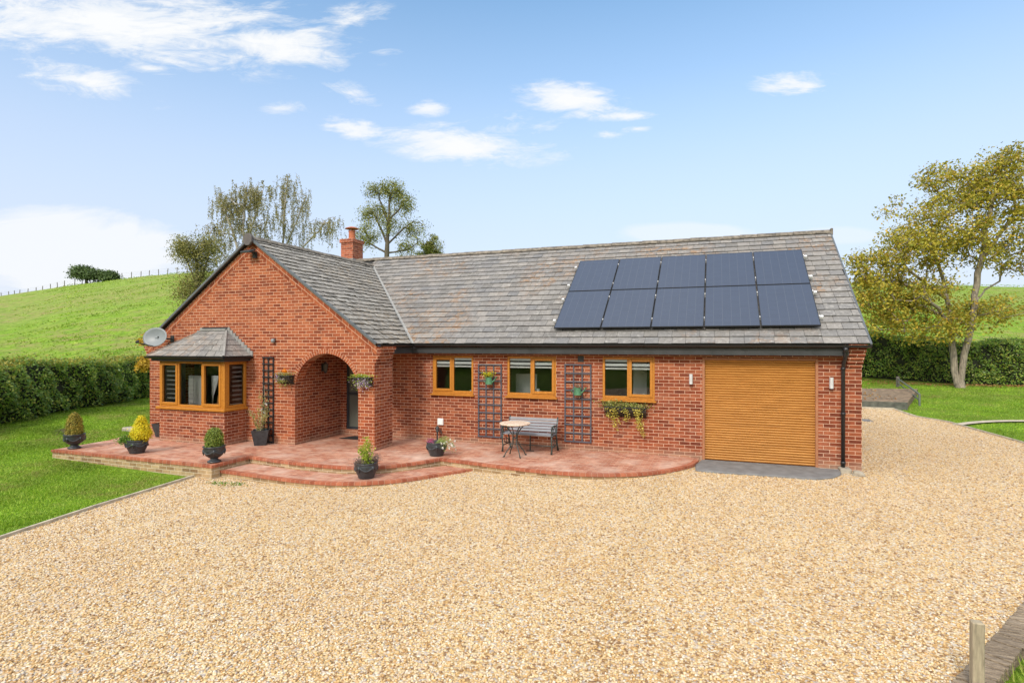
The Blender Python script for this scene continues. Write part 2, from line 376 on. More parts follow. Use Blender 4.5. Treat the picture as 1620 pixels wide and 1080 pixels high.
M['whiteflower']=foliage('white_petal',[(.85,.85,.80),(.80,.78,.70)],.6,.3,posvar=0)
M['pinkflower']=foliage('crimson_petal',[(.40,.03,.11),(.55,.12,.26),(.50,.25,.36)],.6,.3,posvar=0)
M['lilacflower']=foliage('lilac_petal',[(0.425,0.300,0.525),(0.625,0.525,0.650),(0.375,0.350,0.225)],.6,.3,posvar=0)
M['orangeflower']=foliage('orange_petal',[(.80,.24,.01),(.85,.34,.02)],.6,.3,posvar=0)
M['daisyleaf']=foliage('pale_daisy_leaf',[(0.221,0.312,0.078),(0.338,0.429,0.117),(0.429,0.468,0.195)],.6,.35,scale=6)
M['deadleaf']=foliage('fallen_leaf',[(.20,.10,.03),(.34,.19,.06),(.28,.12,.05),(.42,.30,.12)],.7,.2,posvar=0)
M['blade']=foliage('grass_blade',[(.135,.255,.014),(.19,.335,.020),(.255,.40,.030),(.34,.44,.055)],.55,.35,scale=.55,posvar=1.6,dry=.8)

# ------------------------------------------------------------------ terrain
def sst(x): x=np.clip(x,0,1); return x*x*(3-2*x)
def zgrav(x,y): return np.clip(-.08+(x+4)*.03,-.29,-.07)
def lawnz(x,y):
    t=np.clip((-12.8-x)*.05+(y+4.4)*.13,0,1); l=-.27+.45*t
    r=-.03+.45*sst((y-8)/14)
    w=sst((x+14)/10)*1.; return l*(1-w)+r*w
SKX=np.array([-4000,-300,0,60,110,200,280,420,900,1340,1620,2200,5000]); SKY=np.array([470,472,471,462,450,439,431,424,430,447,451,455,460])
def H(x,y):
    x=np.asarray(x,float);y=np.asarray(y,float)
    g=zgrav(x,y); l=lawnz(x,y)
    wl=sst((-12.2-x)/.8); wr=np.maximum(sst((x-3.4)/2.)*sst((y+1)/6),sst((y-10.)/2.5)); wr=np.where(x>-8,wr,sst((y-1)/3.))
    w=np.maximum(wl,wr); z=g*(1-w)+l*w
    dx=x-CAM[0]; dy=y-CAM[1]; D=dx*FW[0]+dy*FW[1]; L=dx*RT[0]+dy*RT[1]
    xi=810+F*L/np.maximum(D,5.); ys=np.interp(xi,SKX,SKY); zr=2.52+(544-ys)/F*130.
    wob=.35*np.sin(x*.11+1)*np.sin(y*.09)+.18*np.sin(x*.31)*np.cos(y*.27+2)
    t=(D-29)/101.; hill=np.where(t<1,.45+(zr-.45)*np.clip(t,0,1)**.95,zr-(D-130)*.05)
    hill=hill+wob*np.clip(t*2,0,1)*np.clip((1.02-t)*3,0,1)
    k=sst((D-26)/6); z=z*(1-k)+np.where(t>0,hill,z)*k
    # ground stays low behind the camera, under the added unseen woodland
    return z
def axis(lo,a,b,hi,st):
    core=list(np.arange(a,b+1e-6,st)); s=st; p=a; left=[]
    while p>lo: s*=1.16; p-=s; left.append(p)
    s=st; p=core[-1]; right=[]
    while p<hi: s*=1.16; p+=s; right.append(p)
    return np.array(left[::-1]+core+right)
def grass_ground():
    m,nt,b=mat('pasture_grass'); o=nt.coord('Object')
    st=nt.mapping(nt.mapping(o,(1,1,1),rot=(0,0,-TH)),(1.3,.75,.0))
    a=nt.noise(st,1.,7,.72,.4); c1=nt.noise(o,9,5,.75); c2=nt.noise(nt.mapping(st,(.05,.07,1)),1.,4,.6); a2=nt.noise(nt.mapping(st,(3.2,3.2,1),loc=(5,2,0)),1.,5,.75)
    near=nt.ramp(c1,[(.25,(.085,.16,.012)),(.5,(.145,.25,.018)),(.75,(.22,.32,.035))])
    fld=nt.ramp(a,[(.32,(.080,.155,.010)),(.44,(.165,.30,.017)),(.57,(.235,.385,.027)),(.70,(.38,.45,.08))])
    fld=nt.mix(nt.math('MULTIPLY',nt.ramp(a2,[(.50,0.),(.62,1.)]),.55),fld,(.065,.115,.012))  # fine dark spots paint the shadows among the grass tufts
    dry=nt.math('MULTIPLY',nt.ramp(c2,[(.42,0.),(.56,1.)]),nt.ramp(nt.noise(nt.mapping(st,(.5,.9,1),loc=(1,7,0)),1.,5,.7),[(.42,0.),(.60,1.)]))
    g0=nt.new('ShaderNodeVectorMath',operation='DISTANCE'); nt.ln(o,g0.inputs[0]); g0.inputs[1].default_value=(-6,-2,0)
    up_=nt.ramp(nt.math('ADD',nt.math('DIVIDE',g0.outputs['Value'],140.),nt.math('MULTIPLY',nt.noise(o,.05,2),.12)),[(.50,0.),(.62,1.)]); fld=nt.mix(nt.math('MULTIPLY',up_,.5),fld,nt.ramp(a,[(.35,(.13,.19,.025)),(.65,(.30,.33,.10))]))
    fld=nt.mix(nt.math('MULTIPLY',dry,.7),fld,(.30,.24,.10))
    # pasture beyond the hedges is paler than the mown lawn near the house
    g=nt.new('ShaderNodeVectorMath',operation='DISTANCE'); nt.ln(o,g.inputs[0]); g.inputs[1].default_value=(-6,-2,0)
    f=nt.ramp(nt.math('DIVIDE',g.outputs['Value'],60.),[(.36,0.),(.5,1.)])
    col=nt.mix(f,near,fld)
    hb=nt.math('ADD',nt.math('MULTIPLY',a,1.),nt.math('MULTIPLY',a2,.5))
    setc(nt,b,col,.9,nt.bump(hb,1.0,.22),spec=.15); return m
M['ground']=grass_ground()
X=axis(-420,-30,18,320,.6); Y=axis(-160,-14,28,420,.6)
gx,gy=np.meshgrid(X,Y); V=np.stack([gx,gy,H(gx,gy)],-1).reshape(-1,3)
nx=len(X); ny=len(Y); ii=np.arange(nx*ny).reshape(ny,nx)
Fq=np.stack([ii[:-1,:-1],ii[:-1,1:],ii[1:,1:],ii[1:,:-1]],-1).reshape(-1,4)
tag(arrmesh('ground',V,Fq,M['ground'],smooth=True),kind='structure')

def gravel_mat():
    m,nt,b=mat('golden_gravel'); o=nt.coord('Object')
    jn=nt.new('ShaderNodeVectorMath',operation='MULTIPLY_ADD'); nz=nt.new('ShaderNodeTexNoise'); nz.inputs['Scale'].default_value=25; nt.ln(o,nz.inputs['Vector'])
    nt.ln(nz.outputs[1],jn.inputs[0]); jn.inputs[1].default_value=(.02,.02,.02); nt.ln(o,jn.inputs[2])
    v=nt.new('ShaderNodeTexVoronoi'); v.inputs['Scale'].default_value=40; nt.ln(jn.outputs[0],v.inputs['Vector'])
    sep=nt.new('ShaderNodeSeparateColor'); nt.ln(v.outputs['Color'],sep.inputs[0])
    col=nt.ramp(sep.outputs[0],[(.0,(0.308,0.178,0.086)),(.07,(0.478,0.287,0.118)),(.18,(0.617,0.403,0.174)),(.34,(0.693,0.504,0.269)),(.52,(0.717,0.565,0.355)),(.70,(0.647,0.489,0.332)),(.80,(0.732,0.651,0.521)),(.93,(0.509,0.435,0.371))],'CONSTANT')
    big=nt.noise(o,.7,4,.65); col=nt.mix(.30,col,nt.ramp(big,[(.3,.34),(.7,.68)]),'OVERLAY')
    col=nt.mix(nt.math('MULTIPLY',nt.ramp(v.outputs['Distance'],[(.35,0.),(.75,1.)]),.36),col,(.25,.14,.06))
    h=nt.math('ADD',nt.math('MULTIPLY',v.outputs['Distance'],-1.),nt.math('MULTIPLY',sep.outputs[1],.7))
    setc(nt,b,col,.75,nt.bump(h,.85,.016),spec=.3); return m
M['gravel']=gravel_mat()
GP=[(-12.86,-4.30),(-12.59,-6.41),(-12.31,-7.89),(-11.9,-11),(-11.2,-20),(-5,-22),(-1.60,-8.95),(-.85,-7.70),(.38,-5.76),(2.75,-2.2),(5.3,1.0),(4.70,2.98),(4.63,4.94),(4.5,6.71),(4.34,8.97),(3.85,10.29),(3.57,11.73),(0,11.8),(-6,11.8),(-6,1),(-12.86,1)]
bm=bmesh.new(); bm.faces.new([bm.verts.new((x,y,0)) for x,y in GP])
for k in np.arange(-13,6,.6): bmesh.ops.bisect_plane(bm,geom=bm.verts[:]+bm.edges[:]+bm.faces[:],plane_co=(k,0,0),plane_no=(1,0,0))
for k in np.arange(-22,12,.6): bmesh.ops.bisect_plane(bm,geom=bm.verts[:]+bm.edges[:]+bm.faces[:],plane_co=(0,k,0),plane_no=(0,1,0))
for v in bm.verts: v.co.z=float(H(v.co.x,v.co.y))+.035
bmesh.ops.triangulate(bm,faces=bm.faces[:]); bmesh.ops.recalc_face_normals(bm,faces=bm.faces)
me=bpy.data.meshes.new('gravel_drive'); bm.to_mesh(me); bm.free()
if me.polygons[0].normal.z<0: me.flip_normals()
tag(link('gravel_drive',me,M['gravel']),kind='structure')
def gz(x,y): return float(H(x,y))+.035
GZ=lambda x,y:H(x,y)+.035

def inpoly(x,y,poly):
    r=np.zeros(x.shape,bool); n=len(poly)
    for i in range(n):
        x0,y0=poly[i];x1,y1=poly[(i+1)%n]
        if y0==y1: continue
        c=((y0>y)!=(y1>y))&(x<(x1-x0)*(y-y0)/(y1-y0)+x0); r^=c
    return r
def scatter(n,box,poly=None,dmax=None,power=2.,seed=3,notpoly=None):
    """points on the ground, thinned with distance from the house front"""
    r=np.random.default_rng(seed); x=r.uniform(box[0],box[1],n*6); y=r.uniform(box[2],box[3],n*6)
    D=np.hypot(x-CAM[0],y-CAM[1]); keep=r.random(len(x))<np.clip((4./np.maximum(D,4.))**power*1.,0,1)
    if poly: keep&=inpoly(x,y,poly)
    if notpoly: keep&=~inpoly(x,y,notpoly)
    if dmax: keep&=D<dmax
    x=x[keep][:n];y=y[keep][:n]; return x,y

# loose stones lying on the gravel: squashed octahedra
def stones():
    x,y=scatter(150000,(-12.8,5.2,-10.5,11.8),GP,30,1.05,11)
    ok=~inpoly(x,y,TERR)&~((y>-.05)&(x<0)); x=x[ok];y=y[ok]
    r=np.random.default_rng(5); n=len(x); D=np.hypot(x-CAM[0],y-CAM[1]); s=.008+.009*r.random(n)**1.5+.0002*D
    z=GZ(x,y)+s*.25
    base=np.array([(1,0,0),(0,1,0),(-1,0,0),(0,-1,0),(0,0,.62),(0,0,-.6)],float)
    ang=r.random(n)*2*PI; ex=.75+.6*r.random(n)
    B=base[None]*np.stack([s*ex,s,s*(.7+.5*r.random(n))],-1)[:,None,:]
    tl=r.normal(size=n)*.35; ct,stt=np.cos(tl)[:,None],np.sin(tl)[:,None]
    bx=B[:,:,0]*ct-B[:,:,2]*stt; bz=B[:,:,0]*stt+B[:,:,2]*ct
    c,sn=np.cos(ang)[:,None],np.sin(ang)[:,None]
    V=np.stack([bx*c-B[:,:,1]*sn+x[:,None],bx*sn+B[:,:,1]*c+y[:,None],bz+z[:,None]],-1).reshape(-1,3)
    f=np.array([(0,1,4),(1,2,4),(2,3,4),(3,0,4),(1,0,5),(2,1,5),(3,2,5),(0,3,5)])
    Fc=(f[None]+6*np.arange(n)[:,None,None]).reshape(-1,3)
    m,nt,b=mat('loose_stone'); i=nt.island()
    col=nt.ramp(i,[(0,(0.278,0.163,0.079)),(.10,(0.478,0.287,0.118)),(.24,(0.617,0.411,0.181)),(.42,(0.693,0.511,0.275)),(.60,(0.717,0.574,0.364)),(.76,(0.647,0.489,0.332)),(.86,(0.732,0.658,0.529)),(.95,(0.478,0.418,0.364))],'CONSTANT')
    setc(nt,b,col,.7,spec=.35)
    tag(arrmesh('gravel_stones',V,Fc,m,smooth=True),kind='stuff')

# ------------------------------------------------------------------ terrace
def catmull(pts,n=5):
    o=[]; P=[np.array(p,float) for p in pts]; P=[2*P[0]-P[1]]+P+[2*P[-1]-P[-2]]
    for i in range(1,len(P)-2):
        for k in range(n):
            t=k/n; a,b,c,d=P[i-1:i+3]
            o.append(tuple(.5*((2*b)+(c-a)*t+(2*a-5*b+4*c-d)*t*t+(3*b-a-3*c+d)*t**3)))
    o.append(tuple(P[-2])); return o
up_arc=catmull([(-12.42,-3.27),(-11.12,-3.42),(-9.9,-3.42),(-9.2,-3.17),(-8.72,-2.66),(-8.36,-2.0)])
rt_arc=catmull([(-8.36,-2.0),(-7.34,-2.17),(-6.31,-2.34),(-5.4,-2.36),(-4.69,-2.21),(-4.02,-1.85),(-3.55,-1.35),(-3.2,-.77),(-3.08,-.27)])
TERR=[(-17.44,-4.25),(-12.42,-4.25)]+up_arc+rt_arc[1:]+[(-3.08,.05),(-17.3,.05),(-17.3,2.4),(-18.75,2.4),(-18.45,-1.0),(-17.5,-2.9)]
lo_arc=catmull([(-12.44,-4.03),(-11.41,-4.10),(-10.47,-4.16),(-9.65,-4.10),(-9.01,-3.87),(-8.48,-3.46),(-8.03,-2.85),(-7.5,-2.06)])
STEP=lo_arc+[(-8.2,-1.95),(-8.6,-2.4),(-9.1,-3.0),(-9.9,-3.3),(-12.3,-3.2),(-12.4,-3.3)]
fz=lambda u,v,t:(u,v,t)
def offset_poly(P,d):
    n=len(P); o=[]
    for i in range(n):
        a=np.array(P[i-1]);b=np.array(P[i]);c=np.array(P[(i+1)%n])
        e1=(b-a)/max(np.linalg.norm(b-a),1e-9); e2=(c-b)/max(np.linalg.norm(c-b),1e-9)
        n1=np.array((-e1[1],e1[0]));n2=np.array((-e2[1],e2[0])); m=n1+n2; m/=max(np.linalg.norm(m),1e-6)
        o.append(tuple(b+m*d/max(.4,np.dot(m,n1))))
    return o
def terrace(name,poly,ztop,nedge):
    root=tag(bpy.data.objects.new(name,None),kind='structure'); COL.objects.link(root)
    b=MB(); b.prism(offset_poly(poly,.018),[],fz,-.6,ztop-.052,peri_uv=True); b.build('brick_riser',M['brick_buff'],root)
    b=MB(); b.prism(offset_poly(poly,.004),[],fz,ztop-.05,ztop); b.build('paving',M['paver'],root)
    inn=offset_poly(poly,.105); b=MB(); acc=0
    for i in range(nedge):
        a,c=poly[i],poly[i+1]; ai,ci=inn[i],inn[i+1]; L=math.hypot(a[0]-c[0],a[1]-c[1]); z=ztop+.004; zb=ztop-.051
        b.quad((*a,z),(*c,z),(*ci,z),(*ai,z),uv=[(acc,.02),(acc+L,.02),(acc+L,.125),(acc,.125)])
        b.quad((*a,zb),(*c,zb),(*c,z),(*a,z),uv=[(acc,.02),(acc+L,.02),(acc+L,.075),(acc,.075)])
        acc+=L
    b.build('edge_course',M['brick_edge'],root); return root
terrace('terrace',TERR,.03,1+len(up_arc)+len(rt_arc)-1)
terrace('terrace_step',STEP,-.112,len(lo_arc)-1)
stones()
b=MB(); b.prism([(-3.02,.04),(-3.14,-.55),(-3.12,-1.04),(-2.9,-1.10),(-.95,-1.04),(-.62,-.78),(-.44,-.42),(-.36,-.03),(-.77,-.03),(-.77,.04)],[],fz,-.3,.004)
tag(b.build('concrete_apron',M['concrete'],bevel=.02),kind='structure')

# ------------------------------------------------------------------ bungalow
H0=thing('bungalow',(0,0,0),'red brick bungalow with slate roof, arched porch and golden oak windows','house')
ffront=lambda u,v,t:(u,t,v)          # polygons in X,Z extruded along Y
fside=lambda u,v,t:(t,u,v)           # polygons in Y,Z extruded along X
rect=lambda a,b_,c,d:[(a,c),(b_,c),(b_,d),(a,d)]
WIN=[(-9.62,-8.47),(-7.555,-6.31),(-5.20,-4.02)]; WZ=(1.275,2.22)
GAR=(-3.01,-.77); DOOR=(-12.30,-11.0)
b=MB()
b.prism([(-12.49,-.5),(0,-.5),(0,2.46),(-12.49,2.46)],[rect(x0,x1,1.235,WZ[1]) for x0,x1 in WIN]+[rect(*GAR,-.01,2.22),rect(*DOOR,.185,2.28)],ffront,.0,.28)
b.build('front_wall',M['brick'],H0)
# right end gable and the hidden walls
b=MB(); b.prism([(0.281,-.5),(7.74,-.5),(7.74,2.46),(3.87,5.22),(.281,2.66)],[],fside,-.28,0.); b.build('end_wall',M['brick'],H0)
b=MB(); b.box(-17.5,-.281,7.46,7.74,-.5,2.4); b.prism([(-1.489,-.5),(7.459,-.5),(7.459,2.5),(3.87,5.18),(0,2.4),(-1.489,2.4)],[],fside,-17.5,-17.22); b.build('rear_wall',M['brick'],H0)
# kneelers: corbelled brick courses
def kneeler(x0,x1,y,sx):
    for k in range(6):
        z0=2.06+k*.075; kn.box(x0,x1+.008*k,y-.045*(k+1),y-.001,z0+.0005,z0+.075)
kn=MB(); kneeler(-.27,.002,0,0); kr=MB(); kl=MB()
for k in range(5):
    z0=2.085+k*.075; kr.box(-10.191,-10.19+.045*(k+1),-1.768,-1.2,z0+.0005,z0+.075); kl.box(-17.5-.045*(k+1),-17.499,-1.768,-1.2,z0+.0005,z0+.075)
kn.build('kneeler',M['brick'],H0); kr.build('kneeler',M['brick_gable'],H0); kl.build('kneeler',M['brick_gable'],H0)
# gable wing front with the porch arch (arch opens to the ground)
WC=-13.83; SL=.715
roofm=lambda y:2.5+SL*(y+.3)
roofw=lambda x:2.5+SL*(3.79-abs(x-WC))
AX0,AX1=-12.49,-10.64; acx=(AX0+AX1)/2; hw=(AX1-AX0)/2; SPR=1.365; RISE=.925
def arch_pts(grow=0,n=24):
    o=[]
    for k in range(n+1):
        a=PI-PI*k/n; c,s_=math.cos(a),math.sin(a); e=1.0
        o.append((acx+(hw+grow)*math.copysign(abs(c)**(1/e),c),SPR+(RISE+grow)*abs(s_)**(1/e)))
    return o
ap=arch_pts()
out=[(-17.5,-.5),(AX0,-.5)]+ap+[(AX1,-.5),(-10.19,-.5),(-10.19,roofw(-10.19)-.06),(WC,roofw(WC)-.06),(-17.5,roofw(-17.5)-.06)]
b=MB(); b.prism(out,[rect(-16.16,-14.11,.93,2.08)],ffront,-1.77,-1.49); b.build('gable_wall',M['brick_gable'],H0)
# pier return, porch inner walls, porch ceiling
b=MB(); b.box(-10.53,-10.191,-1.489,-1.0,-.5,2.40); b.box(-10.53,-10.191,-.999,-.001,2.27,2.40); b.build('porch_pier',M['brick'],H0)
b=MB(); b.box(-12.75,-12.491,-1.489,-.001,-.5,2.44); b.build('porch_wall',M['brick'],H0)
b=MB(); b.box(-12.49,-10.531,-1.489,-.001,2.405,2.44); b.build('porch_ceiling',M['whiteplastic'],H0)
b=MB(); b.box(-12.30,-11.0,-.05,-.001,.031,.183); b.build('door_step',M['brick'],H0)
# voussoirs round the arch
b=MB(); pi_=arch_pts(0,40); po=arch_pts(.118,40); acc=.75
for k in range(40):
    (x0,z0),(x1,z1)=pi_[k],pi_[k+1]; (X0,Z0),(X1,Z1)=po[k],po[k+1]
    L=math.hypot(X1-X0,Z1-Z0); y=-1.776
    b.quad((x0,y,z0),(x1,y,z1),(X1,y,Z1),(X0,y,Z0),uv=[(.004,acc),(.004,acc+L),(.221,acc+L),(.221,acc)])
    b.quad((X0,y,Z0),(X1,y,Z1),(X1,-1.77,Z1),(X0,-1.77,Z0),uv=[(0,acc)]*4); b.quad((x1,y,z1),(x0,y,z0),(x0,-1.5,z0),(x1,-1.5,z1),uv=[(.0,acc+L),(.0,acc),(.28,acc),(.28,acc+L)]); acc+=L
b.build('arch_ring',M['brick_gable'],H0)
# two courses of brick laid along each verge
b=MB(); sl=math.hypot(1,SL); yv=-1.776; d=.17*sl
for s in (-1,1):
    xa,xb=WC,WC+s*3.70; za=roofw(xa)-.10; zb=roofw(xb)-.10; L=3.70*sl
    q=[(xa,yv,za),(xa,yv,za-d),(xb,yv,zb-d),(xb,yv,zb)]; uv=[(0,.75),(0,.6),(L,.6),(L,.75)]
    if s>0: b.quad(q[0],q[1],q[2],q[3],uv=uv)
    else: b.quad(q[3],q[2],q[1],q[0],uv=uv[::-1])
    q=[(xa,yv,za-d),(xa,-1.769,za-d),(xb,-1.769,zb-d),(xb,yv,zb-d)]; b.quad(*q,uv=[(.1,.63)]*4)
b.build('verge_brickwork',M['brick_gable'],H0)

# --- roof
def clip(poly,fn):
    o=[]
    for i in range(len(poly)):
        a,c=poly[i],poly[(i+1)%len(poly)]; fa,fc=fn(*a),fn(*c)
        if fa>=0: o.append(a)
        if (fa>=0)!=(fc>=0):
            t=fa/(fa-fc); o.append((a[0]+(c[0]-a[0])*t,a[1]+(c[1]-a[1])*t))
    return o
def slates(u0,u1,v0,v1,to3,clipf=None,exp=.25,w=.295,seed=1,jit=1.):
    """u along eave, v horizontal run up the slope; to3(u,v,h) -> xyz"""
    r=random.Random(seed); b=MB(); e=exp/sl; v=v0; row=0
    while v<v1-.02:
        ve=min(v+e*1.02,v1); u=u0-(.5*w if row%2 else 0)-r.random()*.02
        while u<u1:
            ww=w*(1+r.uniform(-.06,.06)*jit); a=max(u+.003,u0); c=min(u+ww-.003,u1)
            if c-a>.03:
                dv=r.uniform(-.010,.006)*jit; P=[(a,v+dv),(c,v+dv+r.uniform(-.003,.003)),(c,ve),(a,ve)]
                if clipf: P=clip(P,clipf)
                if len(P)>=3:
                    lift=.017+r.random()*.007*jit; tilt=r.uniform(-.003,.003)*jit
                    hh=lambda q:(lift*(1-(q[1]-v)/e)+.004)+tilt*(q[0]-a)/w
                    b.quad(*[to3(q[0],q[1],hh(q)) for q in P])
                    if abs(P[0][1]-(v+dv))<.02 and abs(P[1][1]-(v+dv))<.02:
                        i=len(b.v)-len(P); lo0=to3(P[0][0],P[0][1]+.016,-.006); lo1=to3(P[1][0],P[1][1]+.016,-.006)
                        k=len(b.v); b.v+=[lo0,lo1]; b.f.append((k,k+1,i+1,i))
            u+=ww
        v+=e; row+=1
    return b
NZ=1/sl; NY=-SL/sl
m3=lambda u,v,h:(u,v+h*NY,roofm(v)+h*NZ)
slates(-13.9,.085,-.27,3.84,m3,lambda x,y:x+y+10.34-.05,seed=2).build('main_roof',M['slate'],H0,uv=False)
def wr3(u,v,h): # right wing slope: u along y, v run from eave inward
    x=WC+3.76-v; return (x+h*SL/sl,u,2.5+SL*(v+.03)+h*NZ)
def wl3(u,v,h):
    x=WC-3.76+v; return (x-h*SL/sl,u,2.5+SL*(v+.03)+h*NZ)
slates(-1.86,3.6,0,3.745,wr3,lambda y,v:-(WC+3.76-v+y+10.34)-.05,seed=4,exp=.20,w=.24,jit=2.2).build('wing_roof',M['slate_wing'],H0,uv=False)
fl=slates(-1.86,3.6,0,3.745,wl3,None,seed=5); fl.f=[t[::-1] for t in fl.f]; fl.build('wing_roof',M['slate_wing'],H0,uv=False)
b=MB(); z=-.012
b.quad((-10.08,-.26,roofm(-.26)+z),(.085,-.26,roofm(-.26)+z),(.085,3.87,roofm(3.87)+z),(-17.6,3.87,roofm(3.87)+z),(-17.6,3.5,roofm(3.5)+z),(-13.9,3.5,roofm(3.5)+z))
b.quad((-17.6,3.87,roofm(3.87)+z),(.085,3.87,roofm(3.87)+z),(.085,8.1,roofm(-.36)+z),(-17.6,8.1,roofm(-.36)+z))
zt=roofw(WC)+z; ze=roofw(WC+3.75)+z
b.quad((WC+3.75,-1.86,ze),(WC+3.75,-.26,ze),(WC,3.48,zt),(WC,-1.86,zt))
b.quad((WC-3.75,-1.86,ze),(WC,-1.86,zt),(WC,3.48,zt),(WC-3.75,3.48,ze))
b.build('roof_underlay',M['deck'],H0)
# ridge tiles
def ridge(p0,p1,n,name,mat_):
    b=MB(); p0=np.array(p0);p1=np.array(p1); d=(p1-p0)/n; ax=d/np.linalg.norm(d); side=np.cross(ax,(0,0,1)); r_=random.Random(3)
    for k in range(n):
        a=p0+d*k; c=a+d*1.0-ax*.006; j=r_.uniform(-.006,.006); sec=[(-.135,-.085),(-.13,-.060),(-.055,.012),(0,.03),(.055,.012),(.13,-.060),(.135,-.085)]
        for i in range(6):
            (s0,h0),(s1,h1)=sec[i],sec[i+1]; u=np.array((0,0,1.))
            b.quad(a+side*s0+u*(h0+j),a+side*s1+u*(h1+j),c+side*s1+u*(h1+j+.006),c+side*s0+u*(h0+j+.006))
        b.quad(*[a+side*s_+np.array((0,0,1.))*(h+j) for s_,h in sec][::-1]); b.quad(*[c+side*s_+np.array((0,0,1.))*(h+j+.006) for s_,h in sec])
    b.build(name,mat_,H0)
ridge((.10,3.87,roofm(3.87)+.03),(-17.6,3.87,roofm(3.87)+.03),40,'ridge_tiles',M['ridge'])
ridge((WC,-1.86,roofw(WC)+.03),(WC,3.44,roofw(WC)+.03),12,'ridge_tiles',M['ridge'])
# octagonal ridge end cap
b=MB(); b.prism([(WC+.15*math.cos(PI/8+k*PI/4),roofw(WC)-.05+.165*math.sin(PI/8+k*PI/4)) for k in range(8)],[],ffront,-1.95,-1.87); b.build('ridge_end_cap',M['cap'],H0,bevel=.01)
b=MB(); b.box(.086,.15,3.74,4.0,roofm(3.87)-.12,roofm(3.87)+.075); b.build('ridge_end_cap',M['ridge'],H0,bevel=.015)
# dry verge trims
b=MB(); vt=MB(); ve=MB()
for s in (-1,1):
    a=np.array((WC+s*.07,-1.865,roofw(WC+.07)-.005)); c=np.array((WC+s*3.75,-1.865,roofw(WC+3.75)-.005)); (vt if s<0 else b).bar(a,c,.05,.06)
ve.bar((.10,-.28,roofm(-.28)-.01),(.10,3.84,roofm(3.84)-.01),.04,.06)
for q in (b,vt,ve): q.build('verge_trim',M['verge'],H0,bevel=.006)
# lead valley
b=MB(); va=np.array((WC,3.49,roofm(3.49)+.028)); vb=np.array((-10.06,-.28,roofm(-.28)+.028))
for s,nn in ((1,(1,0)),(-1,(0,-1))):
    off=np.array((.06,0,0)) if s>0 else np.array((0,-.055,0))
    q=[va,vb,vb+off,va+off]
    b.quad(*(q if s>0 else q[::-1]))
b.build('valley_flashing',M['lead'],H0)
# eaves
b=MB(); b.box(-10.06,-.272,-.25,-.232,2.285,2.44); b.box(-10.078,-10.06,-1.76,-.232,2.285,2.44); b.build('fascia',M['fascia'],H0,bevel=.003)
b=MB(); b.box(-10.189,-.273,-.231,-.001,2.290,2.302); b.box(-10.189,-10.079,-1.76,-.232,2.290,2.302); b.build('soffit',M['fascia'],H0)
def gutter(b,a,c,r=.056,n=8):
    a=np.array(a,float);c=np.array(c,float);d=c-a;d/=np.linalg.norm(d);x=np.cross(d,(0,0,1)); u=np.array((0,0,1.))
    ring=[(math.cos(PI+PI*k/n)*r,math.sin(PI+PI*k/n)*r) for k in range(n+1)]; ring=ring+[(p*.86,q*.86) for p,q in ring[::-1]]
    i=len(b.v); m=len(ring)
    for e in (a,c): b.v+=[tuple(e+x*p+u*q) for p,q in ring]
    for k in range(m): b.f.append((i+k,i+(k+1)%m,i+m+(k+1)%m,i+m+k))
    b.f.append(tuple(range(i,i+m))); b.f.append(tuple(range(i+m,i+2*m))[::-1])
b=MB(); gutter(b,(-10.0,-.312,2.505),(.10,-.312,2.500)); gutter(b,(-10.0,-1.86,2.505),(-10.0,-.32,2.505))
for k in range(8):
    x=-9.2+k*1.17; gutter(b,(x-.025,-.312,2.503),(x+.025,-.312,2.503),.064)
b.build('gutter',M['black_plastic'],H0,smooth=False,fixn=True)
b=MB(); b.tube([(-.34,-.312,2.455),(-.34,-.312,2.36),(-.34,-.29,2.27),(-.34,-.11,2.12),(-.34,-.075,2.02),(-.34,-.075,.05)],.036,12); b.tube([(-.34,-.312,2.455),(-.34,-.312,2.36)],.05,12)
for z in (.12,1.1,2.0): b.tube([(-.34,-.075,z),(-.34,-.075,z+.05)],.046,12)
b.build('downpipe',M['black_plastic'],H0,smooth=True)
# chimney
ch=MB(); ch.box(-15.22,-14.72,3.62,4.22,4.9,6.10); ch.box(-15.255,-14.685,3.585,4.255,6.101,6.23)
cho=ch.build('chimney',M['brick_chimney'],H0)
b=MB(); b.lathe([(.17,6.231),(.16,6.260),(.12,6.300),(.115,6.520),(.13,6.530),(.13,6.560),(.10,6.560)],16,(-14.97,3.92,0)); b.build('chimney_pot',M['terracotta'],cho,smooth=False)
b=MB(); b.lathe([(.245,6.635),(.235,6.650),(.10,6.700),(.01,6.720)],20,(-14.97,3.92,0))
for k in range(4): b.tube([(-14.97+.10*math.cos(k*PI/2+.5),3.92+.10*math.sin(k*PI/2+.5),6.520),(-14.97+.10*math.cos(k*PI/2+.5),3.92+.10*math.sin(k*PI/2+.5),6.640)],.012,6)
b.build('cowl',M['terracotta'],cho)
b=MB(); b.box(-15.23,-14.71,3.61,4.23,5.2,5.53); b.build('flashing',M['lead'],cho)

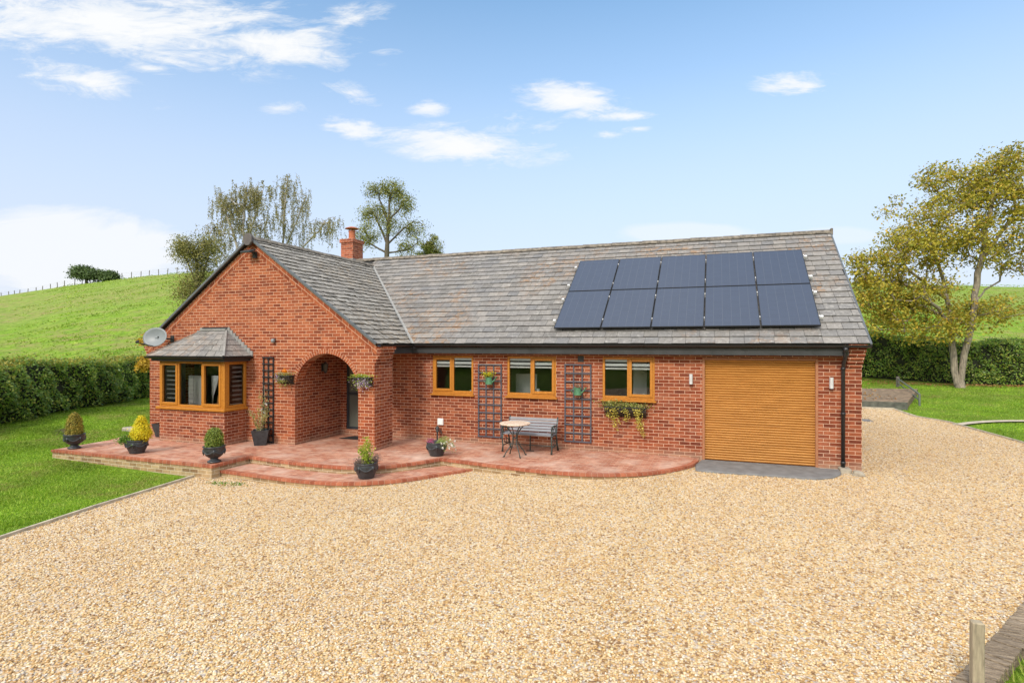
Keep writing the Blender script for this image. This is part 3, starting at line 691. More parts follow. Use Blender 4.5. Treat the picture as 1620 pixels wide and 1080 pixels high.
# --- windows
def frame_grid(b,x0,x1,z0,z1,y0,y1,w,mulls=()):
    b.box(x0,x0+w,y0,y1,z0,z1); b.box(x1-w,x1,y0,y1,z0,z1); b.box(x0+w,x1-w,y0,y1,z1-w,z1); b.box(x0+w,x1-w,y0,y1,z0,z0+w)
    for m_ in mulls: b.box(m_-w*.5,m_+w*.5,y0+.001,y1-.001,z0+w,z1-w)
def pane(x0,x1,z0,z1,y,par):
    b=MB(); b.quad((x0,y,z0),(x1,y,z0),(x1,y,z1),(x0,y,z1)); return b.build('pane',M['glass'],par)
def blind(x0,x1,ztop,zbot,y,par,bands=.07,bar=True,m_='blind',fr_=.62):
    b=MB(); z=ztop
    while z>zbot+.03: b.box(x0,x1,y,y+.004,max(z-bands*fr_,zbot),z); z-=bands
    o=b.build('blind',M[m_],par)
    if bar:
        b=MB(); b.box(x0,x1,y-.006,y+.014,zbot-.04,zbot); b.build('blind_bar',M['whiteplastic'],par)
for k,(x0,x1) in enumerate(WIN):
    xm=(x0+x1)/2; w=MB(); frame_grid(w,x0,x1,WZ[0],WZ[1],.005,.075,.055,(xm,)); wf=w.build('window',M['oak'],H0,bevel=.006)
    sash=(x0+.056,xm-.03) if k==0 else (xm+.03,x1-.056)
    s=MB(); frame_grid(s,sash[0]-.012,sash[1]+.012,WZ[0]+.042,WZ[1]-.042,-.014,.05,.062); s.build('sash',M['oak'],wf,bevel=.006)
    s=MB(); s.box(x0-.04,x1+.04,-.085,.075,1.205,1.2395); s.box(x0,x1,-.03,.074,1.24,1.2745); s.build('sill',M['oak'],wf,bevel=.008)
    for a,c in ((x0+.05,xm-.025),(xm+.025,x1-.05)):
        pane(a,c,WZ[0]+.05,WZ[1]-.05,.04,wf); blind(a,c,WZ[1]-.05,WZ[1]-.245,.052,wf,.1)
# dark rooms behind the glass
def room(x0,x1,y0,y1,z0,z1,m_,name='room_interior'):
    b=MB(); b.box(x0,x1,y0,y1,z0,z1); b.f=[t[::-1] for t in b.f][0:2]+[t[::-1] for t in b.f][3:]; b.build(name,m_,H0)
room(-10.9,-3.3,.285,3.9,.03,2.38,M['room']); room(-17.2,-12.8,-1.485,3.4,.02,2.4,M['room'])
for q in ((-8.1,-8.02,.3,2.2,.04,2.2),(-4.62,-4.30,.9,1.0,.04,2.2),(-7.62,-7.05,.8,.86,.04,1.75)): b=MB(); b.box(*q); b.build('room_partition',M['roomwhite'],H0)
b=MB(); b.box(-15.86,-15.70,-1.92,-1.88,.93,1.69); b.build('room_partition',M['whiteplastic'],H0); b=MB(); b.box(-15.69,-15.36,-1.92,-1.89,.93,1.69); b.build('room_partition',M['roomwhite'],H0)
b=MB(); b.box(-16.16,-16.14,-2.36,-1.78,.93,2.08); b.build('side_blind',M['room'],H0)

# --- bay window
BX0,BX1,BY=-16.24,-14.03,-2.45
bay=MB(); bay.prism([(BX0,-1.771),(BX0,BY),(BX1,BY),(BX1,-1.771)],[],fz,-.5,.86); bayo=bay.build('bay_window',M['brick'],H0)
s=MB(); s.prism([(BX0-.06,-1.775),(BX0-.06,BY-.07),(BX1+.06,BY-.07),(BX1+.06,-1.775)],[],fz,.862,.925); s.build('sill',M['oak'],bayo,bevel=.01)
z0,z1=.926,2.085; fr=MB()
mu=(-15.58,-14.77); frame_grid(fr,BX0,BX1,z0,z1,BY,BY+.07,.06,mu); fr.box(BX1-.13,BX1-.0605,BY+.001,BY+.069,z0+.06,z1-.06)
def frame_side(b,x0,x1,y0,y1,z0,z1,w):
    b.box(x0,x1,y0,y0+w,z0,z1); b.box(x0,x1,y1-w,y1,z0,z1); b.box(x0,x1,y0+w,y1-w,z1-w,z1); b.box(x0,x1,y0+w,y1-w,z0,z0+w)
frame_side(fr,BX1-.07,BX1,BY+.0705,-1.771,z0,z1,.075); frame_side(fr,BX0,BX0+.07,BY+.0705,-1.771,z0,z1,.075); fr.build('frame',M['oak'],bayo,bevel=.006)
for a,c in ((BX0+.05,mu[0]-.02),(mu[1]+.02,BX1-.115)): s=MB(); frame_grid(s,a,c,z0+.045,z1-.045,BY-.018,BY+.05,.062); s.build('sash',M['oak'],bayo,bevel=.006)
for a,c in ((BX0+.06,mu[0]-.03),(mu[0]+.03,mu[1]-.03),(mu[1]+.03,BX1-.13)): pane(a,c,z0+.06,z1-.06,BY+.035,bayo)
for x in (BX1-.035,BX0+.035):
    b=MB(); b.quad((x,BY+.13,z0+.06),(x,-1.84,z0+.06),(x,-1.84,z1-.06),(x,BY+.13,z1-.06)); b.build('pane',M['glass'],bayo)
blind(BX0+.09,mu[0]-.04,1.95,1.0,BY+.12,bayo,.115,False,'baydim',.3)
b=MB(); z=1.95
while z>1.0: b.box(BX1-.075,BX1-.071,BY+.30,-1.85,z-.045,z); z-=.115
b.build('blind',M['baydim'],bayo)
b=MB()
for k in range(7):
    x=-14.71+k*.032; b.tube([(x,BY+.25,1.72),(x-.004*k,BY+.25,1.55),(-14.71+k*.006,BY+.25,1.22),(-14.70,BY+.25,1.0)],[.02,.02,.012,.012],6)
b.build('curtain',M['curtain'],bayo,smooth=True)
# bay roof: hipped slates
e0,e1,ey,ez=BX0-.2,BX1+.19,BY-.21,2.215; t0,t1,tz=-15.46,-14.70,2.90
b=MB(); ft=lambda u,v:(e0+(t0-e0)*v+u*((e1+(t1-e1)*v)-(e0+(t0-e0)*v)),ey+(-1.78-ey)*v,ez+(tz-ez)*v)
r_=random.Random(8); rows=5
for k in range(rows):
    v0,v1=k/rows,(k+1.02)/rows; n=9-k; off=.5/n if k%2 else 0; us=sorted(set([0,1]+[min(max(off+i/n,0),1) for i in range(n+1)]))
    for a,c in zip(us,us[1:]):
        if c-a<.01: continue
        A,B_,C_,D_=[np.array(ft(*q)) for q in ((a+.003,v0),(c-.003,v0),(c-.003,min(v1,1)),(a+.003,min(v1,1)))]; n_=np.array((0,-.7,.7)); l=.014+r_.random()*.004
        b.quad(A+n_*l,B_+n_*l,C_+n_*.003,D_+n_*.003); i=len(b.v)-4; kk=len(b.v); b.v+=[tuple(A),tuple(B_)]; b.f.append((kk,kk+1,i+1,i))
for sx,ex,tx in ((1,e1,t1),(-1,e0,t0)):
    fs=lambda u,v:(ex+(tx-ex)*v,(ey+(-1.78-ey)*v)*(1-u)+(-1.78)*u,ez+(tz-ez)*v)
    for k in range(rows):
        v0,v1=k/rows,(k+1)/rows; n=3 if k<3 else 1; off=.16 if k%2 else 0; us=sorted(set([0,1]+[min(off+i/n,1) for i in range(n+1)]))
        for a,c in zip(us,us[1:]):
            if c-a<.01: continue
            A,B_,C_,D_=[np.array(fs(*q)) for q in ((a+.004,v0),(c-.004,v0),(c-.004,v1),(a+.004,v1))]; n_=np.array((.5*sx,0,.8)); l=.014
            q=[A+n_*l,B_+n_*l,C_+n_*.003,D_+n_*.003]; b.quad(*(q if sx>0 else q[::-1]))
bro=b.build('bay_roof',M['slate'],bayo,uv=False)
b=MB(); b.quad((e0,ey,ez-.005),(e1,ey,ez-.005),(t1,-1.78,tz-.005),(t0,-1.78,tz-.005)); b.quad((e1,ey,ez-.005),(e1,-1.78,ez-.005),(t1,-1.78,tz-.005)); b.quad((e0,-1.78,ez-.005),(e0,ey,ez-.005),(t0,-1.78,tz-.005)); b.build('bay_roof_underlay',M['deck'],bayo)
b=MB(); b.box(t0-.05,t1+.05,-1.86,-1.772,tz-.03,tz+.015)
for k in range(9):
    v=k/9; x=e1+(t1-e1)*v; z=ez+(tz-ez)*v; b.box(x-.06,x+.03,-1.80,-1.771,z+.0,z+.13)
    x=e0+(t0-e0)*v; b.box(x-.03,x+.06,-1.80,-1.771,z,z+.13)
b.build('flashing',M['lead'],bayo)
b=MB(); b.box(t0-.06,t1+.06,-1.80,-1.7725,tz+.016,tz+.06); b.build('flashing',M['iron'],bayo)
for a,c in (((e1,ey,ez+.01),(t1,-1.78,tz)),((e0,ey,ez+.01),(t0,-1.78,tz))):
    b=MB(); b.bar(np.array(a)+(0,0,.015),np.array(c)+(0,0,.015),.05,.012); b.build('hip_flashing',M['lead'],bayo)
b=MB(); b.box(BX0-.13,BX1+.13,BY-.13,-1.772,2.087,2.175); b.build('fascia',M['fascia'],bayo,bevel=.004)
b=MB(); gutter(b,(e0-.02,ey-.0,2.205),(e1+.02,ey-.0,2.205),.05); gutter(b,(e1+.0,ey,2.205),(e1+.0,-1.775,2.205),.05); gutter(b,(e0,-1.775,2.205),(e0,ey,2.205),.05); b.build('gutter',M['black_plastic'],bayo,fixn=True)

# --- garage roller door
g=MB(); y0=.075; n=41; pz=(2.175-.0)/n
for k in range(n):
    zb=.0+k*pz; prof=[(.014,0),(-.002,.20),(-.014,.46),(-.016,.72),(-.008,.93),(.014,1.)]
    for i in range(5):
        (d0,q0),(d1,q1)=prof[i],prof[i+1]; g.quad((GAR[0]+.05,y0+d0,zb+q0*pz),(GAR[1]-.05,y0+d0,zb+q0*pz),(GAR[1]-.05,y0+d1,zb+q1*pz),(GAR[0]+.05,y0+d1,zb+q1*pz))
gd=g.build('garage_door',M['oakroll'],H0)
g=MB(); g.box(GAR[0],GAR[0]+.05,-.006,.12,-.008,2.22); g.box(GAR[1]-.05,GAR[1],-.006,.12,-.008,2.22); g.box(GAR[0]+.05,GAR[1]-.05,-.006,.12,2.175,2.22); g.build('door_frame',M['jamb'],gd,bevel=.004)
# --- front door and side light
d=MB(); frame_grid(d,DOOR[0],DOOR[1],.186,2.278,.03,.10,.06,(-11.90,)); do=d.build('front_door',M['anthracite'],H0,bevel=.005)
d=MB(); d.box(-11.865,-11.065,.045,.09,.25,2.215); d.box(-11.78,-11.6,.04,.0449,.5,1.9); d.build('door_leaf',M['anthracite'],do,bevel=.006)
d=MB(); d.box(-12.235,-11.935,.06,.07,.25,2.215); d.build('side_light',M['frost'],do); d=MB(); d.box(-12.24,-11.93,.045,.08,1.12,1.20); d.build('transom',M['anthracite'],do)
d=MB(); d.box(-11.83,-11.795,.02,.044,1.05,1.32); d.tube([(-11.81,.02,1.22),(-11.81,-.03,1.22),(-11.70,-.03,1.22)],.011,8); d.build('handle',M['steel'],do,smooth=False)
b=MB(); b.box(-5.78,-5.64,-.012,-.001,2.10,2.24)
for k in range(3): b.box(-5.765,-5.655,-.018,-.0125,2.125+k*.035,2.14+k*.035)
b.build('air_brick',M['iron'],H0)
# ------------------------------------------------------------------ solar panels
u_ax=np.array((1,0,0.)); v_ax=np.array((0,1/sl,SL/sl)); n_ax=np.array((0,-SL/sl,1/sl))
def panel_proto():
    t=thing('solar_panel',(0,0,0),'x','solar panel')
    w,h=1.122,1.70
    b=MB(); 
    for x0,x1,y0,y1 in ((0,w,0,.014),(0,w,h-.014,h),(0,.014,.014,h-.014),(w-.014,w,.014,h-.014)): b.box(x0,x1,y0,y1,-.034,.001)
    b.build('frame',M['panelframe'],t)
    b=MB(); b.quad((.013,.013,-.0015),(w-.013,.013,-.0015),(w-.013,h-.013,-.0015),(.013,h-.013,-.0015)); b.quad((.013,.013,-.03),(.013,h-.013,-.03),(w-.013,h-.013,-.03),(w-.013,.013,-.03)); b.build('panel_glass',M['solar'],t)
    for y in (.32,1.36): b=MB(); b.box(w+.001,w+.016,y,y+.05,-.02,.006); b.build('clamp',M['alu'],t)
    return t
pp=panel_proto(); ROT=Matrix((u_ax,v_ax,n_ax)).transposed().to_euler()
ordw=['leftmost','second','middle','fourth','rightmost']
for r_ in range(2):
    for c in range(5):
        v0=.43*sl+r_*1.722   # distance up the slope from the eave
        org=np.array((-6.386+c*1.1392,-.3,2.5))+v_ax*v0+n_ax*.125
        lab='%s black solar panel in the %s row of five, counted from the chimney end'%(ordw[c],'lower' if r_==0 else 'upper') if c in (1,3) else '%s black solar panel of the %s row on the slate roof'%(ordw[c],'lower' if r_==0 else 'upper')
        if r_==0 and c==0: o=pp; o['label']=lab
        else: o=dup(pp,org,None,lab)
        o.location=org; o.rotation_euler=ROT; o['group']='solar panels on the roof'
rl=None
for k,(v0,lab) in enumerate(((.33,'lowest pale mounting rail under the lower solar panels'),(1.33,'mounting rail under the top edge of the lower solar panels'),(2.05,'mounting rail under the bottom edge of the upper solar panels'),(3.06,'topmost pale mounting rail under the upper solar panels'))):
    org=np.array((-6.386,-.3,2.5))+v_ax*(.43*sl+v0)+n_ax*.07
    if rl is None:
        b=MB(); b.box(-.09,5.76,-.02,.02,-.02,.02)
        for x in (-.09,5.70): b.box(x,x+.06,-.032,.032,.0205,.062)
        rl=b.build('mounting_rail',M['alu']); o=rl
    else: o=rl.copy(); COL.objects.link(o)
    o.location=org; o.rotation_euler=ROT; tag(o,lab,'rail','rails under the solar panels')

# ------------------------------------------------------------------ wall fixtures
def trellis(name,x0,x1,z0,z1,nv,nh,y,m_,label,w=.03,th=.016):
    b=MB()
    for k in range(nv): x=x0+w/2+(x1-x0-w)*k/(nv-1); b.box(x-w/2,x+w/2,y-th,y,z0,z1)
    for k in range(nh): z=z0+w/2+(z1-z0-w)*k/(nh-1); b.box(x0,x1,y-th*2-.001,y-th-.001,z-w/2,z+w/2)
    o=b.build(name,m_); me=o.data
    for v in me.vertices: v.co.x-=(x0+x1)/2; v.co.y-=y; v.co.z-=z0
    o.location=((x0+x1)/2,y,z0); return tag(o,label,'trellis','trellises fixed to the walls')
trellis('trellis',-8.33,-7.695,.205,2.02,4,10,-.012,M['trellis'],'slate blue trellis between the first and second window')
trellis('trellis',-6.10,-5.455,.215,2.05,4,10,-.012,M['trellis'],'slate blue trellis to the right of the garden bench')
trellis('trellis',-13.47,-13.13,.05,2.20,3,14,-1.782,M['trellisblack'],'tall narrow black trellis beside the bay window',.032,.022)

def clusterpts(n,c,s,seed): return np.random.default_rng(seed).normal(size=(n,3))*np.array(s)+np.array(c)
def can(loc,label,flowers,seed):
    t=thing('watering_can',loc,label,'watering can','watering cans hung on the trellises')
    b=MB(); b.lathe([(.088,0),(.09,.005),(.078,.17),(.082,.175),(.074,.175),(.07,.12)],20); b.build('can_body',M['canGreen'],t,smooth=False)
    b=MB(); b.tube([(.07,0,.04),(.14,0,.10),(.19,0,.17)],[.022,.017,.014],10); b.lathe([(.03,0),(.034,.02)],10,(.195,0,.165)); b.build('spout',M['canGreen'],t)
    b=MB(); b.tube([(-.08,0,.15),(-.13,0,.13),(-.14,0,.08),(-.08,0,.03)],.008,8); b.tube([(-.07,0,.175),(0,0,.24),(.07,0,.175)],.007,8); b.build('handle',M['canGreen'],t)
    if flowers:
        leaves('foliage',clusterpts(220,(-.01,0,.22),(.055,.045,.035),seed),.035,M['limeleaf'],t,seed=seed); leaves('flowers',clusterpts(120,(-.01,-.02,.26),(.075,.045,.03),seed+1),.035,M['boxgold'],t,seed=seed+1)
    else:
        leaves('foliage',clusterpts(60,(0,0,.22),(.04,.04,.035),seed),.025,M['heather'],t,seed=seed)
can((-7.985,-.14,1.53),'green watering can planter with yellow flowers on the first blue trellis',True,21)
can((-5.755,-.14,1.33),'green watering can planter nearly bare on the trellis right of the bench',False,23)

def hayrack(name,w,h,d,loc,label,cat,group=None):
    t=thing(name,loc,label,cat,group); b=MB()
    n=int(w/.055)
    for k in range(n+1):
        x=-w/2+w*k/n; pts=[(x,-d,0),(x,-d*.96,-h*.45),(x,-d*.6,-h*.85),(x,-.01,-h)]; b.tube(pts,.006,6)
    b.bar((-w/2-.01,-d,0),(w/2+.01,-d,0),.02,.02); b.bar((-w/2,-.01,0),(w/2,-.01,0),.02,.02); b.bar((-w/2,-.01,0),(-w/2,-d,0),.02,.02); b.bar((w/2,-.01,0),(w/2,-d,0),.02,.02); b.bar((-w/2,-.01,-h),(w/2,-.01,-h),.02,.02)
    b.build('rack',M['iron'],t)
    b=MB(); b.prism([(-d*.93,-.005),(-d*.9,-h*.45),(-d*.55,-h*.83),(-.02,-h*.97),(-.02,-.005)],[],fside,-w/2+.012,w/2-.012); b.build('liner',M['soil'],t); return t
t=hayrack('wall_basket',.40,.20,.19,(-12.70,-1.775,1.74),'iron wall basket with orange flower on the left pier of the arch','flower basket','wall baskets beside the arch')
leaves('foliage',np.vstack([clusterpts(260,(-.03,-.13,.03),(.13,.05,.035),31),clusterpts(240,(-.05,-.17,-.12),(.10,.03,.07),32)]),.035,M['troughleaf'],t,seed=3)
leaves('flowers',clusterpts(110,(-.14,-.17,-.03),(.06,.03,.05),33),.035,M['lilacflower'],t,seed=4); leaves('flowers',clusterpts(60,(.03,-.13,.11),(.03,.025,.025),34),.045,M['orangeflower'],t,seed=5)
t=hayrack('wall_basket',.40,.20,.19,(-10.42,-1.775,1.74),'iron wall basket with lilac flowers on the right pier of the arch','flower basket','wall baskets beside the arch')
leaves('foliage',np.vstack([clusterpts(330,(-.03,-.13,.03),(.14,.05,.03),36),clusterpts(160,(.0,-.18,-.10),(.13,.03,.07),37)]),.035,M['limeleaf'],t,seed=6)
leaves('flowers',np.vstack([clusterpts(220,(.0,-.19,-.13),(.12,.03,.07),38)]),.035,M['lilacflower'],t,seed=7)
t=hayrack('wall_trough',.92,.22,.20,(-4.66,-.005,1.09),'long iron wall trough of trailing yellow ivy under the third window','flower trough')
leaves('foliage',np.vstack([clusterpts(700,(-.25,-.13,.05),(.17,.06,.05),41),clusterpts(500,(.20,-.13,.04),(.16,.06,.035),42)]),.04,M['troughleaf'],t,seed=8)
tr=[]
r=np.random.default_rng(43)
for x0,L,sx in ((-.32,.42,.05),(-.26,.5,.05),(-.20,.36,.05),(-.02,.30,.04),(.03,.24,.04),(.22,.42,.05),(.28,.55,.06),(.33,.62,.06),(.25,.33,.05),(-.42,.2,.05)):
    k=int(L*140); q=r.random(k); tr.append(np.stack([x0+q*sx*1.5+r.normal(size=k)*.025,-.21+r.normal(size=k)*.02,-.02-q*L],-1))
leaves('trailing_ivy',np.vstack(tr),.042,M['ivy'],t,seed=9)

def wall_light(x,z,label):
    t=thing('wall_light',(x,-.001,z),label,'wall light','steel wall lights beside the garage door'); b=MB()
    b.lathe([(.001,-.11),(.037,-.11),(.037,.11),(.001,.11)],16,(0,-.075,0),cap=False); b.build('lamp_tube',M['steel'],t,smooth=False)
    b=MB(); b.box(-.028,.028,-.04,0,-.05,.05); b.build('bracket',M['steel'],t)
    b=MB(); b.lathe([(.033,-.118),(.033,-.109)],16,(0,-.075,0)); b.build('lamp_glass',M['frost'],t)
    return t
wall_light(-3.245,1.755,'slim steel wall light on the brick left of the garage door'); wall_light(-.545,1.735,'slim steel wall light between garage door and downpipe')
t=thing('lantern',(-12.49,-.75,1.90),'black carriage lantern with clear glass on the porch inner wall','lantern'); b=MB(); b.box(0,.012,-.04,.04,-.10,.10); b.tube([(.01,0,.06),(.08,0,.12),(.10,0,.10)],.008,6); b.build('bracket',M['iron'],t)
b=MB(); b.lathe([(.01,.16),(.03,.14),(.075,.09),(.07,.085)],6,(.10,0,0)); b.lathe([(.045,-.12),(.05,-.10),(.02,-.15)],6,(.10,0,0))
for k in range(6):
    a=k*PI/3; b.bar((.1+.045*math.cos(a),.045*math.sin(a),-.1),(.1+.068*math.cos(a),.068*math.sin(a),.09),.008,.008)
b.build('lantern_frame',M['iron'],t); b=MB(); b.lathe([(.04,-.1),(.06,.088)],6,(.10,0,0)); b.build('lamp_glass',M['frost'],t)
b=MB(); b.lathe([(.016,-.06),(.02,.02),(.005,.05)],8,(.1,0,0)); b.build('bulb',M['whiteplastic'],t)
t=thing('floodlight',(-13.72,-1.775,4.80),'flat grey floodlight with black bracket high under the gable apex','floodlight'); b=MB(); b.box(-.05,.05,-.06,0,-.10,.06); b.bar((0,-.03,-.02),(0,-.2,.06),.03,.03); b.build('bracket',M['iron'],t)
b=MB(); b.obox((-.06,-.20,.05),(1,0,0),(0,.93,.37),(0,-.37,.93),.15,.11,.022); b.build('lamp_head',M['fascia'],t,bevel=.008)
t=thing('security_sensor',(-13.12,-1.771,2.60),'small black security sensor on the gable brickwork','sensor'); b=MB(); b.box(-.035,.035,-.05,0,-.03,.06); b.build('bracket',M['iron'],t,bevel=.01); b=MB(); b.lathe([(.01,-.06),(.045,-.04),(.05,0),(.03,.04)],14,(0,-.06,.01)); b.build('sensor_eye',M['greydish'],t,smooth=True)
b=MB(); b.box(-.08,.08,-.045,0,-.085,.085); b.box(-.065,.065,-.055,-.0455,-.07,.07); tag(b.build('socket_cover',M['whiteplastic'],None,(-9.38,-.0005,.525),bevel=.008),'white square outdoor socket cover on the brick wall','socket cover')
# satellite dish
t=thing('satellite_dish',(-16.75,-1.77,2.66),'grey oval satellite dish on the left corner of the gable','satellite dish')
b=MB(); b.box(.06,.18,-.02,0,-.09,.09); b.tube([(.12,-.01,0),(.12,-.14,0),(.06,-.30,.02)],.022,8); b.bar((.08,-.26,.02),(.03,-.37,.02),.07,.09); b.build('bracket',M['iron'],t)
dn=np.array((.30,-.92,.26)); dn/=np.linalg.norm(dn); dx=np.cross((0,0,1),dn); dx/=np.linalg.norm(dx); dy=np.cross(dn,dx); dc=np.array((.02,-.42,.04)); b=MB(); rings=6;n=28
for k in range(rings+1):
    for j in range(n):
        a=2*PI*j/n; q=k/rings; p=dc+dx*(.325*q*math.cos(a))+dy*(.265*q*math.sin(a))+dn*(.07*q*q-.05); b.v.append(tuple(p))
for k in range(rings):
    for j in range(n): a=k*n+j;c=k*n+(j+1)%n; b.f.append((a,c,c+n,a+n))
o=b.build('reflector',M['greydish'],t,smooth=True); so=o.modifiers.new('solid','SOLIDIFY'); so.thickness=.008
b=MB(); tip=dc+dn*.36-dy*.24+dx*.22 if (dx@RT)<0 else dc+dn*.36-dy*.24-dx*.22; b.bar(dc-dy*.25,tip,.03,.02); b.build('feed_arm',M['iron'],t); b=MB(); b.tube([tip,tip+dy*.05-dn*.06],.03,10); b.build('receiver',M['iron'],t)
b=MB(); b.tube([(0,-.02,-.09),(-.04,-.02,-.25),(-.02,-.015,-.4),(-.16,-.015,-.52)],.008,6); b.build('cable',M['iron'],t)

# ------------------------------------------------------------------ pots
def topiary(prof,n,seed,shell=.35,jit=.012):
    """points in the outer shell of a body of revolution"""
    r=np.random.default_rng(seed); zs=np.array([p[1] for p in prof]); rs=np.array([p[0] for p in prof])
    z=r.uniform(zs[0],zs[-1],n*2); R_=np.interp(z,zs,rs); keep=r.random(n*2)<R_/rs.max(); z=z[keep][:n]; R_=R_[keep][:n]
    a=r.uniform(0,2*PI,len(z)); bump=1+.07*np.sin(a*5+z*23+seed)+.05*np.sin(a*9-z*41)
    q=1-shell*r.random(len(z))**1.6; rr=R_*q*bump
    return np.stack([rr*np.cos(a),rr*np.sin(a),z],-1)+r.normal(size=(len(z),3))*jit
def urn(loc,label,kind,rz=0.):
    t=thing('potted_plant',loc,label,'potted plant','charcoal pots along the terrace',rz)
    if kind=='urn': prof=[(.125,0),(.135,.012),(.135,.03),(.105,.045),(.075,.07),(.072,.085),(.11,.105),(.165,.15),(.20,.21),(.212,.27),(.208,.315),(.222,.325),(.222,.345),(.20,.345),(.19,.30)]; hs=.30; rr=.19; zs=.27; rm=.212
    else: prof=[(.145,0),(.155,.012),(.155,.03),(.165,.05),(.205,.14),(.222,.20),(.22,.255),(.212,.275),(.222,.285),(.222,.305),(.20,.305),(.19,.26)]; hs=.265; rr=.195; zs=.235; rm=.222
    b=MB(); b.lathe(prof,36); b.build('pot',M['potblack'],t,smooth=True)
    b=MB()
    for k in range(5):
        a0=2*PI*k/5; pts=[]
        for j in range(9):
            q=j/8; a=a0+q*2*PI/5; dz=-.075*math.sin(PI*q); z=zs+dz; R_=np.interp(z,[p[1] for p in prof[:11]],[p[0] for p in prof[:11]])+.004; pts.append((R_*math.cos(a),R_*math.sin(a),z))
        b.tube(pts,[.007+.010*math.sin(PI*j/8) for j in range(9)],8)
        c=np.array((rm*math.cos(a0),rm*math.sin(a0),zs)); b.tube([c*1.0+(0,0,.015),c*(1.01,1.01,1)-(0,0,.04),c*(.97,.97,1)-(0,0,.1)],[.02,.017,.008],8)
    b.build('swag',M['potblack'],t,smooth=True)
    b=MB(); b.lathe([(.001,hs),(rr,hs)],24,cap=False); b.build('soil',M['soil'],t); return t,hs
Z=.034
t,h=urn((-17.10,-3.95,Z),'charcoal footed urn with orange tinged conical box at the far left terrace corner','urn')
pr=[(.15,h),(.175,h+.08),(.165,h+.22),(.13,h+.40),(.085,h+.50),(.02,h+.56)]; TP=topiary(pr,5200,51); leaves('topiary',TP,.028,M['boxleaf'],t,seed=51,nrm=TP*(1,1,0)+np.array((0,0,.09)),k=.8); b=MB(); b.lathe([(r_*.66,z) for r_,z in pr],16); b.build('inner_twigs',M['hedgecore'],t)
r=np.random.default_rng(1); b=MB()
for k in range(26): a=r.normal()*.35+PI*.98; q=.2+.2*r.random(); b.tube([(-.15,-.05,h),(-.15+q*.6*math.cos(a),-.05+q*.5*math.sin(a),h+.12+.06*r.random()),(-.15+q*1.1*math.cos(a),-.05+q*math.sin(a),h-.02+.12*r.random())],.003,4)
b.build('dry_twigs',M['darkbark'],t)
t,h=urn((-15.17,-3.82,Z),'rounded charcoal pot with golden conifer and low green conifer','bowl',.3)
pr=[(.10,h),(.20,h+.10),(.215,h+.18),(.15,h+.34),(.09,h+.46),(.075,h+.52),(.03,h+.58)]; P=topiary(pr,5200,52,.5,.018)+np.array((.10,0,0)); leaves('golden_conifer',P,.032,M['boxgold'],t,seed=52,nrm=(P-np.array((.10,0,0)))*(1,1,0)+np.array((0,0,.09)),k=.8); b=MB(); b.lathe([(r_*.6,z) for r_,z in pr],16,(.10,0,0)); b.build('inner_twigs',simple('golden_core',(.22,.18,.02),.9),t)
leaves('green_conifer',np.vstack([clusterpts(900,(-.14,-.10,h+.07),(.085,.07,.055),53),clusterpts(500,(-.24,-.10,h+.04),(.07,.06,.04),54)]),.032,M['conifer'],t,seed=53)
t,h=urn((-12.66,-3.97,Z),'charcoal footed urn with green egg shaped box by the terrace step','urn',.5)
pr=[(.13,h),(.17,h+.08),(.178,h+.17),(.165,h+.27),(.12,h+.36),(.05,h+.415)]; TP=topiary(pr,5200,55); leaves('topiary',TP,.026,M['boxgreen'],t,seed=55,nrm=TP*(1,1,0)+np.array((0,0,.09)),k=.8); b=MB(); b.lathe([(r_*.68,z) for r_,z in pr],16); b.build('inner_twigs',M['hedgecore'],t)
t,h=urn((-9.20,-3.52,-.108),'charcoal pot with lime shrub and mauve heather on the lower step','bowl',.9)
P=[]; r=np.random.default_rng(56)
for k in range(16):
    x0,y0=r.normal(size=2)*.05; L=.24+.30*r.random(); q=r.random(46); P.append(np.stack([x0+q*r.normal()*.06+r.normal(size=46)*.022,y0+q*r.normal()*.06+r.normal(size=46)*.022,h+q*L],-1))
leaves('lime_shrub',np.vstack(P),.042,M['limeleaf'],t,seed=56); leaves('heather',np.vstack([clusterpts(620,(.17,.0,h+.09),(.065,.06,.055),57),clusterpts(420,(-.16,-.03,h+.06),(.055,.06,.045),58)]),.024,M['heather'],t,seed=57)
t,h=urn((-8.60,-1.72,Z),'charcoal pot of crimson and trailing white flowers on the terrace near the wall','bowl',.2)
P=[]; W=[]; r=np.random.default_rng(59)
for k in range(34):
    a=r.uniform(-.9,.6); L=.12+.34*r.random(); up=.22*r.random(); q=np.sort(r.random(26)); x=.04+q*L*math.cos(a); z=h+.02+up*np.sin(q*2.2)-.35*(q*L)**1.5*2.2
    y=q*L*math.sin(a)-.06; P.append(np.stack([x+r.normal(size=26)*.02,y+r.normal(size=26)*.02,z+r.normal(size=26)*.016],-1))
    if r.random()<.62: e=P[-1][-1]+(0,-.01,.02); W.append(r.normal(size=(12,3))*.011+e)
leaves('foliage',np.vstack(P),.026,M['daisyleaf'],t,seed=60); leaves('white_flowers',np.vstack(W),.030,M['whiteflower'],t,seed=61); leaves('crimson_flowers',clusterpts(130,(-.12,-.04,h+.06),(.045,.045,.03),62),.03,M['pinkflower'],t,seed=62)
